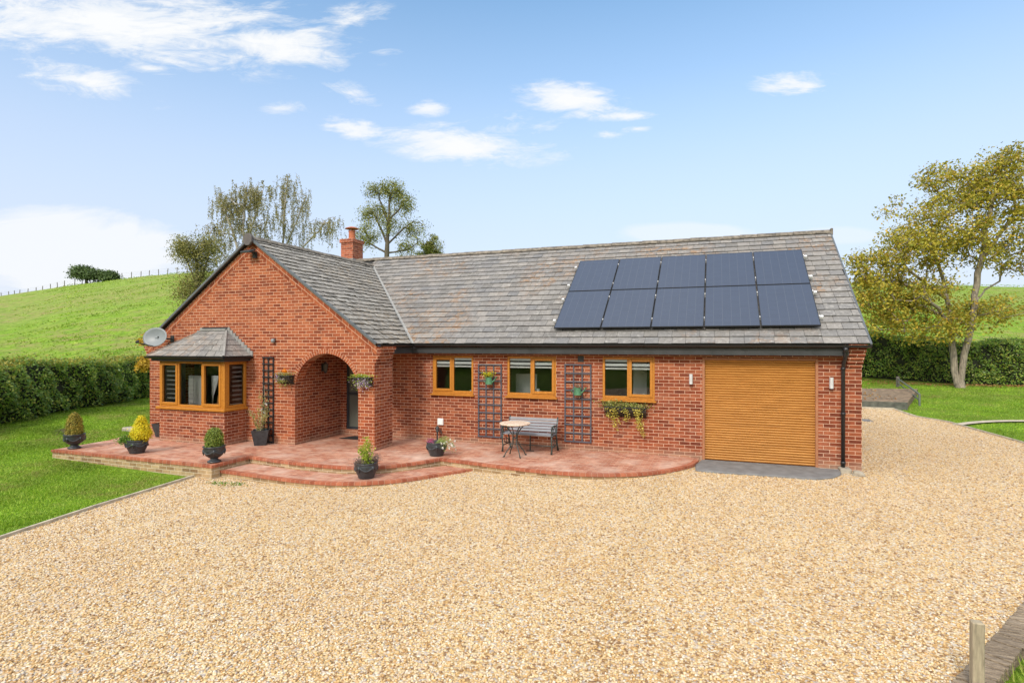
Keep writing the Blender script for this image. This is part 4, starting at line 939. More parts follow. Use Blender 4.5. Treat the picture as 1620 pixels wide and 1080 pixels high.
# dark pump like ornament behind the flower pot
b=MB(); b.lathe([(.06,0),(.06,.02),(.022,.04),(.02,.24),(.045,.26),(.03,.31),(.06,.33),(.02,.40)],12); b.tube([(0,0,.28),(.10,-.02,.30),(.13,-.02,.22)],.012,8); tag(b.build('garden_ornament',M['iron'],None,(-9.40,-.16,Z),smooth=False),'dark iron ornament on a stem against the wall below the socket','ornament')
def square_pot(name,w0,w1,hh,loc,label,group,rz=0):
    t=thing(name,loc,label,'planter',group,rz); b=MB()
    for k,(a,c) in enumerate(((0,1),(1,2),(2,3),(3,0))): pass
    cs=[(-1,-1),(1,-1),(1,1),(-1,1)]
    for k in range(4):
        (x0,y0),(x1,y1)=cs[k],cs[(k+1)%4]
        b.quad((x0*w0,y0*w0,0),(x1*w0,y1*w0,0),(x1*w1,y1*w1,hh),(x0*w1,y0*w1,hh)); k2=.88
        b.quad((x0*w1,y0*w1,hh),(x1*w1,y1*w1,hh),(x1*w1*k2,y1*w1*k2,hh),(x0*w1*k2,y0*w1*k2,hh)); b.quad((x0*w1*k2,y0*w1*k2,hh),(x1*w1*k2,y1*w1*k2,hh),(x1*w1*.8,y1*w1*.8,hh-.07),(x0*w1*.8,y0*w1*.8,hh-.07))
    b.quad(*[(x*w0,y*w0,0) for x,y in cs[::-1]]); b.build('pot',M['potblack'],t)
    b=MB(); q=w1*.84; b.quad((-q,-q,hh-.05),(q,-q,hh-.05),(q,q,hh-.05),(-q,q,hh-.05)); b.build('soil',M['soil'],t); return t
t=square_pot('square_planter',.135,.20,.37,(-13.30,-2.03,Z),'tapered square black planter with climbing rose beside the bay window','square black planters',.62)
r=np.random.default_rng(64); P=[]; W=[]
for k in range(15):
    a=r.uniform(0,2*PI); L=.35+.35*r.random(); q=r.random(36); P.append(np.stack([q*L*.42*math.cos(a)-.05+r.normal(size=36)*.03,q*L*.42*math.sin(a)+r.normal(size=36)*.03,.34+q*L],-1))
for k in range(5):
    q=r.random(50); L=.8+.45*r.random(); P.append(np.stack([.04+q*.10*r.normal()+r.normal(size=50)*.035,.10+.12*q+r.normal(size=50)*.025,.36+q*L],-1)); W.append(r.normal(size=(14,3))*.014+np.median(P[-1],0)+r.normal(size=3)*(.06,.03,.15))
leaves('climbing_rose',np.vstack(P),.040,M['rose'],t,seed=64); leaves('rose_flowers',np.vstack(W),.034,M['whiteflower'],t,seed=65)
b=MB(); b.tube([(.0,-.05,.33),(.02,-.02,.85)],.008,6); b.tube([(-.08,.02,.33),(-.10,.05,.62)],.006,6); b.tube([(.03,.08,.33),(.06,.20,.9),(.04,.22,1.45)],.006,6); b.build('cane',M['timber'],t)
square_pot('square_planter',.12,.19,.36,(-16.72,-1.98,Z),'tapered square black planter standing empty left of the bay window','square black planters',.15)

# ------------------------------------------------------------------ bench and table
t=thing('garden_bench',(-6.79,-.52,Z),'grey slatted garden bench with dark green iron ends','bench')
wd=1.22
slat=[(-.235,.415,0),(-.165,.425,0),(-.09,.425,0),(-.015,.42,0),(.06,.415,0)]
for y,z,a in slat: b=MB(); b.box(-wd/2,wd/2,y-.03,y+.03,z-.011,z+.011); b.build('seat_slat',M['benchwood'],t,bevel=.004)
for k in range(5):
    q=k/4; y=.135+.10*q; z=.47+.245*q; b=MB(); b.obox((0,y,z),(1,0,0),(0,-.93,.36),(0,.36,.93),wd/2,.011,.027); b.build('back_slat',M['benchwood'],t,bevel=.004)
for s in (-1,1):
    x=s*(wd/2-.02); b=MB()
    b.tube([(x,-.27,0),(x,-.235,.12),(x,-.27,.30),(x,-.25,.40),(x,.0,.395),(x,.12,.42),(x,.20,.62),(x,.26,.78)],[.026,.018,.02,.022,.02,.022,.018,.016],8)
    b.tube([(x,.29,0),(x,.22,.14),(x,.16,.30),(x,.10,.40)],[.028,.02,.02,.022],8)
    b.tube([(x,-.25,.40),(x,-.24,.52),(x,-.20,.60),(x,-.05,.615),(x,.10,.60),(x,.20,.60)],[.02,.018,.022,.02,.016,.014],8)
    b.tube([(x,-.20,.60),(x,-.27,.595),(x,-.28,.555),(x,-.24,.55)],.012,8)
    for cx_,cz_,rr in ((-.14,.50,.065),(.0,.51,.07),(-.06,.24,.07),(.06,.20,.06)): b.tube([(x,cx_+rr*math.cos(a),cz_+rr*math.sin(a)) for a in np.linspace(0,2*PI,13)],.009,6,False)
    b.tube([(x,-.24,.14),(x,.22,.14)],.012,8); b.build('bench_end',M['benchiron'],t,smooth=True)
b=MB(); b.tube([(-wd/2+.02,0,.14),(wd/2-.02,0,.14)],.010,8); b.build('stretcher',M['benchiron'],t)
b=MB(); b.bar((0,.0,.40),(0,.0,.02),.035,.02); b.box(-.09,.09,-.02,.02,0,.014); b.build('centre_support',M['benchiron'],t)
t=thing('bistro_table',(-6.93,-1.18,Z),'round mosaic topped bistro table with curved iron legs','table')
b=MB(); b.lathe([(.001,.705),(.33,.705),(.345,.712),(.345,.732),(.335,.738),(.001,.738)],40,cap=False); b.build('tabletop',M['mosaic'],t)
b=MB(); b.lathe([(.24,.685),(.26,.685),(.26,.704),(.24,.704),(.24,.685)],32,cap=False); b.build('rim_ring',M['iron'],t)
for k in range(4):
    a=PI/4+k*PI/2; c,s=math.cos(a),math.sin(a); b=MB(); b.tube([(rr*c,rr*s,z) for rr,z in ((.25,.69),(.15,.60),(.075,.50),(.05,.40),(.07,.30),(.15,.18),(.23,.08),(.26,0))],.012,8)
    b.tube([(rr*c,rr*s,z) for rr,z in ((.26,0),(.29,.001),(.27,.03))],.010,6); b.build('leg',M['benchiron'],t,smooth=True)
b=MB(); b.tube([(.056*math.cos(a),.056*math.sin(a),.40) for a in np.linspace(0,2*PI,17)],.010,6,False); b.build('leg_ring',M['iron'],t)
b=MB(); b.prism([(-12.05,-.62),(-11.25,-.62),(-11.25,-.16),(-11.9,-.16)],[],fz,.031,.045); tag(b.build('doormat',M['mat']),'black doormat on the paving before the front door','doormat')

# ornaments seen through the windows
t=thing('tree_ornament',(-14.40,-2.28,.935),'small orange wooden tree ornament standing inside the bay window','ornament'); b=MB()
for k in range(5): z=.04+k*.055; w=.085*(1-k*.17); b.prism([(-w,z),(w,z),(w*.45,z+.06),(-w*.45,z+.06)],[],ffront,-.012,.012)
b.build('tiers',M['wetwood'],t); b=MB(); b.box(-.012,.012,-.01,.01,0,.04); b.build('stem',M['wetwood'],t)
t=thing('jug',(-6.83,.19,1.25),'cream jug on the sill inside the second window','jug'); b=MB(); b.lathe([(.05,0),(.075,.05),(.07,.12),(.045,.16),(.055,.18)],16); b.build('jug_body',M['whiteplastic'],t,smooth=True); b=MB(); b.tube([(-.05,0,.15),(-.11,0,.13),(-.10,0,.06),(-.065,0,.04)],.012,8); b.build('handle',M['whiteplastic'],t)
b=MB(); b.box(-.06,.06,-.04,.04,0,.09); tag(b.build('white_box',M['whiteplastic'],None,(-8.58,.19,1.25),bevel=.008),'small white box in the corner of the first window','box')

# ------------------------------------------------------------------ small ground things
def rock(name,loc,r_,m_,label,cat,sq=(1,1,.6),seed=1):
    bm=bmesh.new(); bmesh.ops.create_icosphere(bm,subdivisions=3,radius=r_); q=random.Random(seed); 
    for v in bm.verts:
        p=v.co/r_; k=1+.18*math.sin(p.x*3+seed)+.14*math.sin(p.y*4.3+seed*2)+.1*math.sin(p.z*5+p.x*4); v.co=Vector((v.co.x*sq[0]*k,v.co.y*sq[1]*k,v.co.z*sq[2]*k))
    me=bpy.data.meshes.new(name); bm.to_mesh(me); bm.free(); me.polygons.foreach_set('use_smooth',[True]*len(me.polygons)); o=link(name,me,m_,None,loc); return tag(o,label,cat)
rock('stone',(-.13,-.36,gz(-.13,-.36)+.02),.12,M['stone'],'pale rounded stone lying on gravel at the foot of the downpipe','stone',(1.1,.8,.65),2)
b=MB(); b.box(-.42,-.22,-.26,-.002,-.2,.055); tag(b.build('drain_surround',M['stone'],bevel=.015),'small stone drain surround under the downpipe','drain')
b=MB(); b.box(1.62,2.14,8.45,9.05,gz(1.9,8.7)-.05,gz(1.9,8.7)+.012); b.box(1.67,2.09,8.5,9.0,gz(1.9,8.7)+.0121,gz(1.9,8.7)+.018); tag(b.build('drain_cover',M['concrete'],bevel=.006),'grey square drain cover set in gravel beside the house end','drain cover')
b=MB(); b.box(-.22,.22,-.13,.13,-.05,.10); tag(b.build('stone_block',M['stone'],None,(-18.55,-1.55,float(H(-18.55,-1.55))),bevel=.03),'pale stone block on the lawn at the left edge of the terrace','stone block')
for k,(x,y,sz) in enumerate(((-11.95,-4.45,.10),(-11.55,-4.38,.06))):
    t=thing('weed',(x,y,gz(x,y)),('larger','smaller')[k]+' green weed growing in gravel at the foot of the terrace step','weed','weeds in the gravel')
    leaves('foliage',clusterpts(120 if k==0 else 60,(0,0,.02),(sz*1.3,sz*.8,.018),140+k),.035,M['conifer'],t,seed=140+k)
# timber edging round the gravel
def edging(name,pts,label,w=.045,h=.06):
    b=MB()
    for a,c in zip(pts,pts[1:]):
        n=max(1,int(math.hypot(a[0]-c[0],a[1]-c[1])/1.0))
        for k in range(n):
            p=[a[i]+(c[i]-a[i])*k/n for i in (0,1)]; q=[a[i]+(c[i]-a[i])*(k+1)/n for i in (0,1)]
            b.bar((*p,gz(*p)+h*.2),(*q,gz(*q)+h*.2),w,h)
    return tag(b.build(name,M['kerb']),label,'edging')
edging('timber_edging',GP[0:5],'grey timber edging board between left lawn and gravel')
edging('timber_edging',[(5.2,1.0)]+GP[11:17],'grey timber edging board curving between right lawn and gravel')
edging('timber_edging',[(3.57,11.78),(-3,11.84)],'pale timber edging board at the foot of the dark steps',.06,.08)
# ribbed timber walkway and post at the near right
wa=np.array((-2.2,-9.35)); wb=np.array((2.75,-1.75)); d=(wb-wa); Lw=np.linalg.norm(d); d/=Lw; nrm=np.array((d[1],-d[0])); wa=wa+nrm*.10; wb=wb+nrm*.10; t=thing('ribbed_edging',(wa[0],wa[1],0),'brown ribbed timber edging of narrow upright slats beside the short timber post','edging')
b=MB(); x=0; rr=random.Random(4)
while x<Lw:
    w=.038+rr.uniform(-.006,.010); p=d*(x+w/2)+nrm*.10; pw=wa+p; z=float(H(*pw))+.075+rr.uniform(-.007,.007); b.obox((p[0],p[1],z-.06),(nrm[0],nrm[1],0),(d[0],d[1],0),(0,0,1),.10+rr.uniform(-.006,.006),w/2-.003,.08); x+=w
b.build('upright_slats',M['sleeper'],t,bevel=.004)
b=MB(); b.bar((nrm[0]*.22,nrm[1]*.22,-.2),(nrm[0]*.22+d[0]*Lw,nrm[1]*.22+d[1]*Lw,-.06),.03,.1); b.build('bearer',M['sleeper'],t)
b=MB(); b.box(-.036,.036,-.036,.036,-.4,.515); tag(b.build('timber_post',M['timber'],None,(-.96,-7.88,0),bevel=.008),'short weathered square timber post beside the ribbed edging','post')
# dark steps, bank and handrail to the right of the house
zt_=lambda x,y:float(H(x,y))
b=MB(); r_=random.Random(9)
nxx,nyy=26,14
for j in range(nyy+1):
    for i in range(nxx+1): b.v.append((-4+(8.+.36*4.8*j/nyy)*i/nxx,11.9+4.8*j/nyy,.30+.20*(j/nyy)**1.2+r_.uniform(-.03,.03)))
for j in range(nyy):
    for i in range(nxx): a_=j*(nxx+1)+i; b.f.append((a_,a_+1,a_+nxx+2,a_+nxx+1))
b.quad((4.0,11.9,-.2),(5.73,16.7,0),(5.73,16.7,.5),(4.0,11.9,.3))
tag(b.build('soil_bank',simple('brown_leafy_soil',(.19,.135,.085),.95,.6,5,bump=.6),smooth=True),kind='structure')
b=MB(); b.box(-4,4.02,11.85,11.899,-.3,.13); b.box(-4,4.02,11.86,11.90,.1305,.33); tag(b.build('retaining_board',simple('dark_green_board',(.10,.105,.085),.9,.4,6,bump=.4)),'dark weathered boards along the front of the soil bank','retaining board')
t=thing('handrail',(4.75,13.1,zt_(4.75,13.1)),'low green handrail beside the soil bank','handrail'); fx,fy=1.0,6.6; zb=zt_(4.75+fx,13.1+fy)-zt_(4.75,13.1)
rg=simple('green_grey_rail',(.13,.15,.12),.7)
b=MB(); b.bar((0,0,-.2),(0,0,.46),.06,.06); b.build('post',rg,t); b=MB(); b.bar((fx,fy,-.2),(fx,fy,zb+.52),.12,.12); b.build('post',M['postwood'],t)
b=MB(); b.bar((0,0,.45),(fx,fy,zb+.42),.05,.05); b.build('rail',rg,t); b=MB(); b.bar((0,0,.22),(fx,fy,zb+.20),.04,.04); b.build('rail',rg,t)
# concrete path across the right lawn
pa=[(4.35,8.15),(5.0,8.75),(5.8,9.3),(6.7,9.65),(8.2,9.9),(11,10.0)]; b=MB(); cp=catmull(pa,6)
for a,c in zip(cp,cp[1:]):
    q=[(a[0],a[1]),(c[0],c[1]),(c[0]-.10,c[1]+.30),(a[0]-.10,a[1]+.30)]; b.quad(*[(x,y,zt_(x,y)+.05) for x,y in q])
tag(b.build('garden_path',simple('pale_path',(.46,.40,.30),.9,.2,6)),kind='structure')
# fallen leaves under the right hedge
r=np.random.default_rng(71); n=1500; x=r.uniform(1.5,16,n); y=21.9-np.abs(r.normal(size=n))*.75; z=H(x,y)+.05; k=np.arange(n)<260; x[k]=r.uniform(0,3.9,260); y[k]=r.uniform(12.2,16.6,260); z[k]=.33+.20*((y[k]-11.9)/4.8)**1.2+.02; leaves('fallen_leaves',np.stack([x,y,z],-1),.09,M['deadleaf'],seed=71); tag(bpy.data.objects['fallen_leaves'],kind='stuff')

# ------------------------------------------------------------------ lawn grass blades
def blades(name,x,y,hmin,hmax,seed):
    r=np.random.default_rng(seed); n=len(x); z=H(x,y); h=r.uniform(hmin,hmax,n)*(1+.35*np.sin(x*2.1+1)*np.sin(y*1.7)); D=np.hypot(x-CAM[0],y-CAM[1]); w=.0035+.0006*D
    a=r.uniform(0,2*PI,n); ln=r.normal(size=(n,2))*h[:,None]*.55
    p0=np.stack([x-np.cos(a)*w,y-np.sin(a)*w,z-.005],-1); p1=np.stack([x+np.cos(a)*w,y+np.sin(a)*w,z-.005],-1); p2=np.stack([x+ln[:,0],y+ln[:,1],z+h],-1)
    tag(arrmesh(name,np.stack([p0,p1,p2],1).reshape(-1,3),np.arange(3*n).reshape(n,3),M['blade']),kind='stuff')
LL=[(-12.9,-4.4),(-12.63,-6.41),(-12.35,-7.89),(-12.0,-10),(-30,-10),(-30,8),(-18.8,8),(-18.8,2.4),(-18.47,-1),(-17.52,-2.9),(-17.46,-4.27)]
x,y=scatter(230000,(-28,-12,-10,8),LL,None,.9,81); blades('lawn_grass',x,y,.02,.042,81)
RL=[(4.75,2.98),(4.68,4.94),(4.55,6.71),(4.39,8.97),(3.9,10.29),(3.62,11.9),(4.5,16),(-2,16.2),(-2,21.6),(20,21.6),(20,1),(5.3,1)]
x,y=scatter(90000,(-2,20,0,22),RL,None,.7,82,notpoly=cp+[(q[0]-.12,q[1]+.42) for q in cp[::-1]]); blades('lawn_grass',x,y,.022,.05,82)
NP=[tuple(wa+nrm*.22),tuple(wb+nrm*.22),(6,-2.5),(6,-10)]
x,y=scatter(40000,(-2,5,-9.5,-2),NP,None,.5,83); blades('lawn_grass',x,y,.05,.12,83)

def tufts(n,seed):
    r=np.random.default_rng(seed); D=31+101*r.random(n)**1.3; side=r.random(n)<.62; xi=np.where(side,r.uniform(-40,420,n),r.uniform(1300,1660,n))
    x=CAM[0]+(RT[0]*(xi-810)/F+FW[0])*D; y=CAM[1]+(RT[1]*(xi-810)/F+FW[1])*D; cl_=np.sin(x*.9+y*.5)+np.sin(x*.37-y*.8+1)+np.sin(x*2.3)*.6; k=(r.random(n)<np.clip(.35+.35*cl_,.08,1)); x=x[k];y=y[k];D=D[k];n=len(x)
    h=(.04+.08*r.random(n))*(.6+D/160); w=.05+.0012*D*r.random(n); z=H(x,y); a=r.uniform(0,2*PI,n); ln=r.normal(size=(n,2))*h[:,None]*.6
    p0=np.stack([x-np.cos(a)*w,y-np.sin(a)*w,z-.02],-1); p1=np.stack([x+np.cos(a)*w,y+np.sin(a)*w,z-.02],-1); p2=np.stack([x+ln[:,0],y+ln[:,1],z+h],-1)
    m_=foliage('pasture_tuft',[(.15,.26,.016),(.21,.36,.022),(.28,.42,.032),(.38,.43,.08)],.6,.4,scale=.15,posvar=1.2,dry=.5)
    tag(arrmesh('pasture_grass',np.stack([p0,p1,p2],1).reshape(-1,3),np.arange(3*n).reshape(n,3),m_),kind='stuff')
tufts(60000,85)
# ------------------------------------------------------------------ hedges
def hedge(name,path,height,thick,n,mats,label,seed,size=.075):
    t=thing(name,(path[0][0],path[0][1],0),label,'hedge'); r=np.random.default_rng(seed); P=[np.array(p,float) for p in path]; seg=[np.linalg.norm(b_-a) for a,b_ in zip(P,P[1:])]; cum=np.concatenate([[0],np.cumsum(seg)]); L=cum[-1]
    def at(s_):
        x=np.interp(s_,cum,[p[0] for p in P]); y=np.interp(s_,cum,[p[1] for p in P]); e=.05; dx=np.interp(s_+e,cum,[p[0] for p in P])-np.interp(s_-e,cum,[p[0] for p in P]); dy=np.interp(s_+e,cum,[p[1] for p in P])-np.interp(s_-e,cum,[p[1] for p in P]); q=np.hypot(dx,dy)+1e-9; return x,y,-dy/q,dx/q
    def hgt(s_): return height*(1+.04*np.sin(s_*.9)+.03*np.sin(s_*2.3+1)+.02*np.sin(s_*6.1))
    def bulge(s_,z): return .5*thick*(1+.18*np.sin(s_*1.6+z*2)+.16*np.sin(s_*3.9-z*3.1+2)+.14*np.sin(s_*7.3+z*5))
    s_=r.uniform(0,L,n); face=r.random(n); side=np.where(r.random(n)<.5,1,-1.); top=face<.30
    hz=hgt(s_); z=np.where(top,hz+r.normal(size=n)*.05-.03,.06+r.random(n)**.85*(hz-.06)); prof=np.where(z<.5,.72+.5*z,1-.12*np.clip((z-hz*.7)/(hz*.3),0,1)); bo=bulge(s_,z)*prof
    off=np.where(top,r.uniform(-1,1,n)*bo*.96,side*bo*(1-.30*r.random(n)**1.7)); hole=np.sin(s_*5.1+z*3)*np.sin(s_*2.3-z*6.1+1)+.5*np.sin(s_*11+z*9); keep=(hole<.95)|top|(r.random(n)<.25)
    x,y,nx_,ny_=at(s_); X_=x+nx_*off; Y_=y+ny_*off; g=H(x,y); V_=np.stack([X_-path[0][0],Y_-path[0][1],g+z],-1)+r.normal(size=(n,3))*.03
    sg=np.where(top,0,side); NR=np.stack([nx_*sg,ny_*sg,np.where(top,1.,.45)],-1); V_[:,2]+=np.where(top&(r.random(n)<.06),r.random(n)*.22,0)
    tp=top&(r.random(n)<.6); leaves('foliage',V_[keep&~tp],size,mats[0],t,seed=seed,nrm=NR[keep&~tp],k=.9); leaves('new_growth',V_[tp],size*.85,mats[1],t,seed=seed+1,nrm=NR[tp],k=.8)
    c=MB(); m_=int(L/.5); sec=[(-.10,0),(-.38,.45),(-.38,.93),(.38,.93),(.38,.45),(.10,0)]
    for k in range(m_+1):
        q=np.array([k*L/m_]); x,y,nx_,ny_=[v[0] for v in at(q)]; hh=hgt(q)[0]
        for o_,z in sec: c.v.append((x+nx_*o_*thick*.86-path[0][0],y+ny_*o_*thick*.86-path[0][1],float(H(x,y))+z*hh-.05))
    for k in range(m_):
        for j in range(5): a=k*6+j; c.f.append((a,a+1,a+7,a+6))
    c.build('inner_branches',M['hedgecore'],t); return t
hedge('hedge',[(-20.5,-9.5),(-22.4,-5),(-23.6,-1.6),(-25.0,1.6),(-26.8,5.4),(-29,10.5)],1.72,1.5,85000,(M['hedge'],M['hedgetop']),'long clipped hedge with yellow topped growth below the hill pasture',91,.085)
hedge('hedge',[(-3,22.8),(4,22.6),(9,22.7),(14,22.8),(20,23.2),(28,24)],2.25,1.5,80000,(M['hedge'],M['hedge']),'tall dark clipped hedge behind the twin stemmed autumn tree',93,.10)

# ------------------------------------------------------------------ trees
def tree(name,base,trunks,blobs,nclust,nleaf,lsize,crad,mats,label,cat,seed,tipr=.012,rpow=.46,group=None,weep=0.,upw=.25,kinds=None,flat=.6,tscale=1.,stems=1):
    """trunks: list of polylines (local); blobs: (centre, radii, weight); branches link every leaf cluster back to the nearest wood"""
    r=np.random.default_rng(seed); t=thing(name,base,label,cat,group)
    nodes=[];par=[];fixed=[]
    nstem=0
    for ti,pl in enumerate(trunks):
        start=pl[0]; prev=-1
        if isinstance(start,tuple) and len(start)==2 and start[0]=='from':
            prev=start[1]; pts=[nodes[prev]]+[np.array(p,float) for p in pl[1:]]
        else:
            pts=[np.array(p,float) for p in pl]; q0=None
            if nodes:
                dd=[np.linalg.norm(n_-pts[0]) for n_ in nodes]; q0=int(np.argmin(dd)); q0=q0 if dd[q0]<.8 else None
            if q0 is None: nodes.append(pts[0]);par.append(-1); prev=len(nodes)-1
            else: prev=q0; pts[0]=nodes[q0]
        for a,c in zip(pts,pts[1:]):
            L=np.linalg.norm(c-a); m=max(1,int(L/.5))
            for k in range(1,m+1): nodes.append(a+(c-a)*k/m+(r.normal(size=3)*.03 if k<m else 0)); par.append(prev); prev=len(nodes)-1
        if ti<stems: nstem=len(nodes)
    ntrunk=len(nodes)
    w=np.array([b_[2] for b_ in blobs],float); w/=w.sum(); C=[]
    for k in range(nclust):
        b_=blobs[r.choice(len(blobs),p=w)]; d=r.normal(size=3); d/=np.linalg.norm(d); C.append(np.array(b_[0])+d*np.array(b_[1])*(r.random()**.45))
    C=np.array(C); N0=np.array(nodes); dist=np.min(np.linalg.norm(C[:,None]-N0[None],axis=2),1); tips=[]
    for i in np.argsort(dist):
        c=C[i]; N=np.array(nodes); dv=c-N; dd=np.linalg.norm(dv,axis=1)+upw*np.maximum(0,N[:,2]-c[2])*3; dd[0:3]+=2; j=int(np.argmin(dd)); a=nodes[j]; L=np.linalg.norm(c-a); m=max(1,int(L/.45)); prev=j; bow=r.normal(size=3)*.10*L; bow[2]+=.10*L
        for k in range(1,m+1):
            q=k/m; nodes.append(a+(c-a)*q+bow*math.sin(PI*q)*(1 if m>1 else 0)); par.append(prev); prev=len(nodes)-1
        tips.append(prev)
    ch=[[] for _ in nodes]
    for i_,p_ in enumerate(par):
        if p_>=0: ch[p_].append(i_)
    tset=set(tips)
    for _ in range(3):
        new=list(nodes)
        for i_ in range(ntrunk,len(nodes)):
            if i_ in tset or not ch[i_]: continue
            new[i_]=.5*nodes[i_]+.25*nodes[par[i_]]+.25*np.mean([nodes[c_] for c_ in ch[i_]],0)
        nodes=new
    cnt=np.zeros(len(nodes)); 
    for q in tips: cnt[q]+=1
    for i in range(len(nodes)-1,-1,-1):
        if par[i]>=0: cnt[par[i]]+=cnt[i]
    rad=tipr*np.maximum(cnt,1)**rpow; rad[:nstem]*=tscale
    V=[];Fc=[]; ns=6
    for i in range(len(nodes)):
        p=par[i]
        if p<0: continue
        a,c=nodes[p],nodes[i]; d=c-a; L=np.linalg.norm(d)
        if L<1e-5: continue
        d/=L; ref=np.array((0,0,1.)) if abs(d[2])<.9 else np.array((1.,0,0)); x=np.cross(d,ref);x/=np.linalg.norm(x);y=np.cross(d,x); r0=min(rad[p],rad[i]*1.35); i0=len(V); a=a-d*rad[i]*.3
        for pt,rr in ((a,r0),(c,rad[i])):
            for k in range(ns): an=2*PI*k/ns; V.append(pt+(x*math.cos(an)+y*math.sin(an))*rr)
        for k in range(ns): Fc.append((i0+k,i0+(k+1)%ns,i0+ns+(k+1)%ns,i0+ns+k))
    arrmesh('trunk',np.array(V),np.array(Fc),mats[0],t,smooth=True)
    P=[]; SV=[]; NRM=[]
    for i in tips:
        c=nodes[i]; n=int(nleaf*(.5+r.random()))
        if weep>0:
            for k in range(2+int(2*r.random())):
                s0=c+r.normal(size=3)*(.3,.3,.15); L=weep*(.4+.8*r.random()); q=r.random(n//2)**.9; dx=r.normal(size=2)*.12
                P.append(np.stack([s0[0]+dx[0]*q*L+r.normal(size=n//2)*.05,s0[1]+dx[1]*q*L+r.normal(size=n//2)*.05,s0[2]-q*L],-1)); SV.append((s0,s0+np.array((dx[0]*L,dx[1]*L,-L)))); NRM.append(r.normal(size=(n//2,3))*(1,1,.4))
        else:
            rr=crad*(.6+.8*r.random()); g_=np.clip(r.normal(size=(n,3)),-1.5,1.5); P.append(c+g_*np.array((rr,rr,rr*flat))); NRM.append(g_*.5+np.array((0,0,1.)))
    P=np.vstack(P); NRM=np.vstack(NRM)
    leaves('crown',P,lsize,mats[1],t,seed=seed,nrm=NRM,k=.75)
    if SV:
        b=MB()
        for a,c in SV: b.tube([a,c],[.006,.004],3,False)
        b.build('hanging_twigs',mats[0],t,uv=False)
    return t
# autumn tree with two stems by the right hedge (local axes: x follows the picture plane)
def loc(base,lat,dep,z): return tuple(RT*lat+FW*dep+np.array((0,0,z)))
L_=lambda lat,dep,z: loc(None,lat,dep,z)
px=27/880.
def tl(x,y,dep=0.): return L_((x-1517)*px,dep,(612-y)*px)
tb=(8.35,19.99,.40)
trunks=[[(.1,0,-.3),tl(1520,600),tl(1525,560),tl(1533,500,-.2),tl(1540,450,-.2),tl(1546,400,-.3),tl(1552,350,-.4),tl(1560,310,-.4)],
 [tl(1515,612),tl(1512,585,.1),tl(1512,550,.2),tl(1512,520,.3),tl(1508,470,.4),tl(1502,430,.5),tl(1492,385,.6),tl(1487,340,.6)],
 [tl(1508,470,.4),tl(1480,455,.2),tl(1455,440,0),tl(1430,425,-.2)],[tl(1512,520,.3),tl(1470,488,-.6),tl(1430,470,-1.1)],
 [tl(1538,480,-.2),tl(1575,455,.6),tl(1610,440,1.0)],[tl(1545,410),tl(1590,370,.4),tl(1625,330,.6)],[tl(1546,400,-.3),tl(1525,360,-1),tl(1500,330,-1.6)]]
bl=[(tl(1480,345),(2.3,2.2,1.6),1.2),(tl(1540,300),(1.9,2.0,1.3),1.0),(tl(1600,300),(1.8,2.2,1.9),1.2),(tl(1440,395),(1.7,2.0,1.1),.9),(tl(1390,430),(1.15,1.5,1.1),.5),(tl(1372,478),(.9,1.2,1.6),.6),(tl(1415,500),(1.1,1.2,.9),.45),(tl(1350,415),(.4,.5,.8),.12),(tl(1530,385),(2.3,2.2,1.2),1.0),(tl(1625,385),(1.6,2.0,1.5),.9),(tl(1460,455),(1.7,1.8,.9),.6),(tl(1475,515),(1.5,1.5,.9),.6),(tl(1430,470),(1.2,1.4,.9),.4),(tl(1575,490),(1.5,1.6,.7),.4),(tl(1590,258),(1.0,1.2,.7),.35),(tl(1480,280),(.8,1.0,.5),.2),(tl(1360,405),(.35,.5,.5),.06),(tl(1530,500),(1.3,1.5,.8),.25),(tl(1680,330),(1.8,2,1.8),.7)]
tree('autumn_tree',tb,trunks,bl,860,52,.135,.28,(M['bark'],M['autumn']),'twin stemmed autumn tree with yellow green leaves on the lawn before the tall hedge','tree',101,tipr=.0105,rpow=.44,tscale=.95,stems=2,flat=.8)
# weeping birches, olive tree and others behind the house
def pbase(x,D,): 
    p=CAM+(RT*(x-810)/F+FW)*D; return (p[0],p[1],float(H(p[0],p[1])))
def treeat(x0,D,name,trunkpx,blobpx,nc,nl,ls,cr,mats,label,cat,seed,group='trees standing behind the house',**k):
    base=pbase(x0,D); s=D/880.; q=lambda x,y,d=0.: L_((x-x0)*s,d,(CAM[2]+(544-y)*s)-base[2])
    tr=[[(0,0,-.3)]+[q(*p) for p in trunkpx[0]]]+[[q(*p) for p in pl] for pl in trunkpx[1:]]
    bl=[(q(x,y),(rx*s,rx*s*.9,ry*s),w) for x,y,rx,ry,w in blobpx]
    return tree(name,base,tr,bl,nc,nl,ls,cr,mats,label,cat,seed,group=group,**k)
treeat(385,40,'birch_tree',[[(386,470),(384,400),(386,330),(392,286)],[(386,420),(366,360),(352,325)],[(386,400),(405,340),(415,305)],[(384,430),(350,400),(335,380)]],
 [(362,322,26,24,1.),(398,300,26,18,1.),(345,375,22,35,.9),(395,355,36,45,1.3),(420,330,12,25,.4)],190,80,.095,.3,(M['birchbark'],M['birchleaf']),'taller leafy weeping birch behind the gable','tree',111,weep=1.25,tipr=.014)
treeat(448,43,'birch_tree',[[(446,470),(447,400),(450,330),(455,282)],[(447,400),(470,350),(485,310)],[(447,420),(490,380),(520,345)]],
 [(455,290,18,16,.9),(450,335,16,35,1.),(480,315,14,22,.7),(468,365,26,35,.8),(512,350,20,10,.6),(530,348,8,6,.3)],105,80,.095,.3,(M['birchbark'],M['birchleaf']),'thin weeping birch with long hanging strands above the wing ridge','tree',113,weep=1.9,tipr=.013)
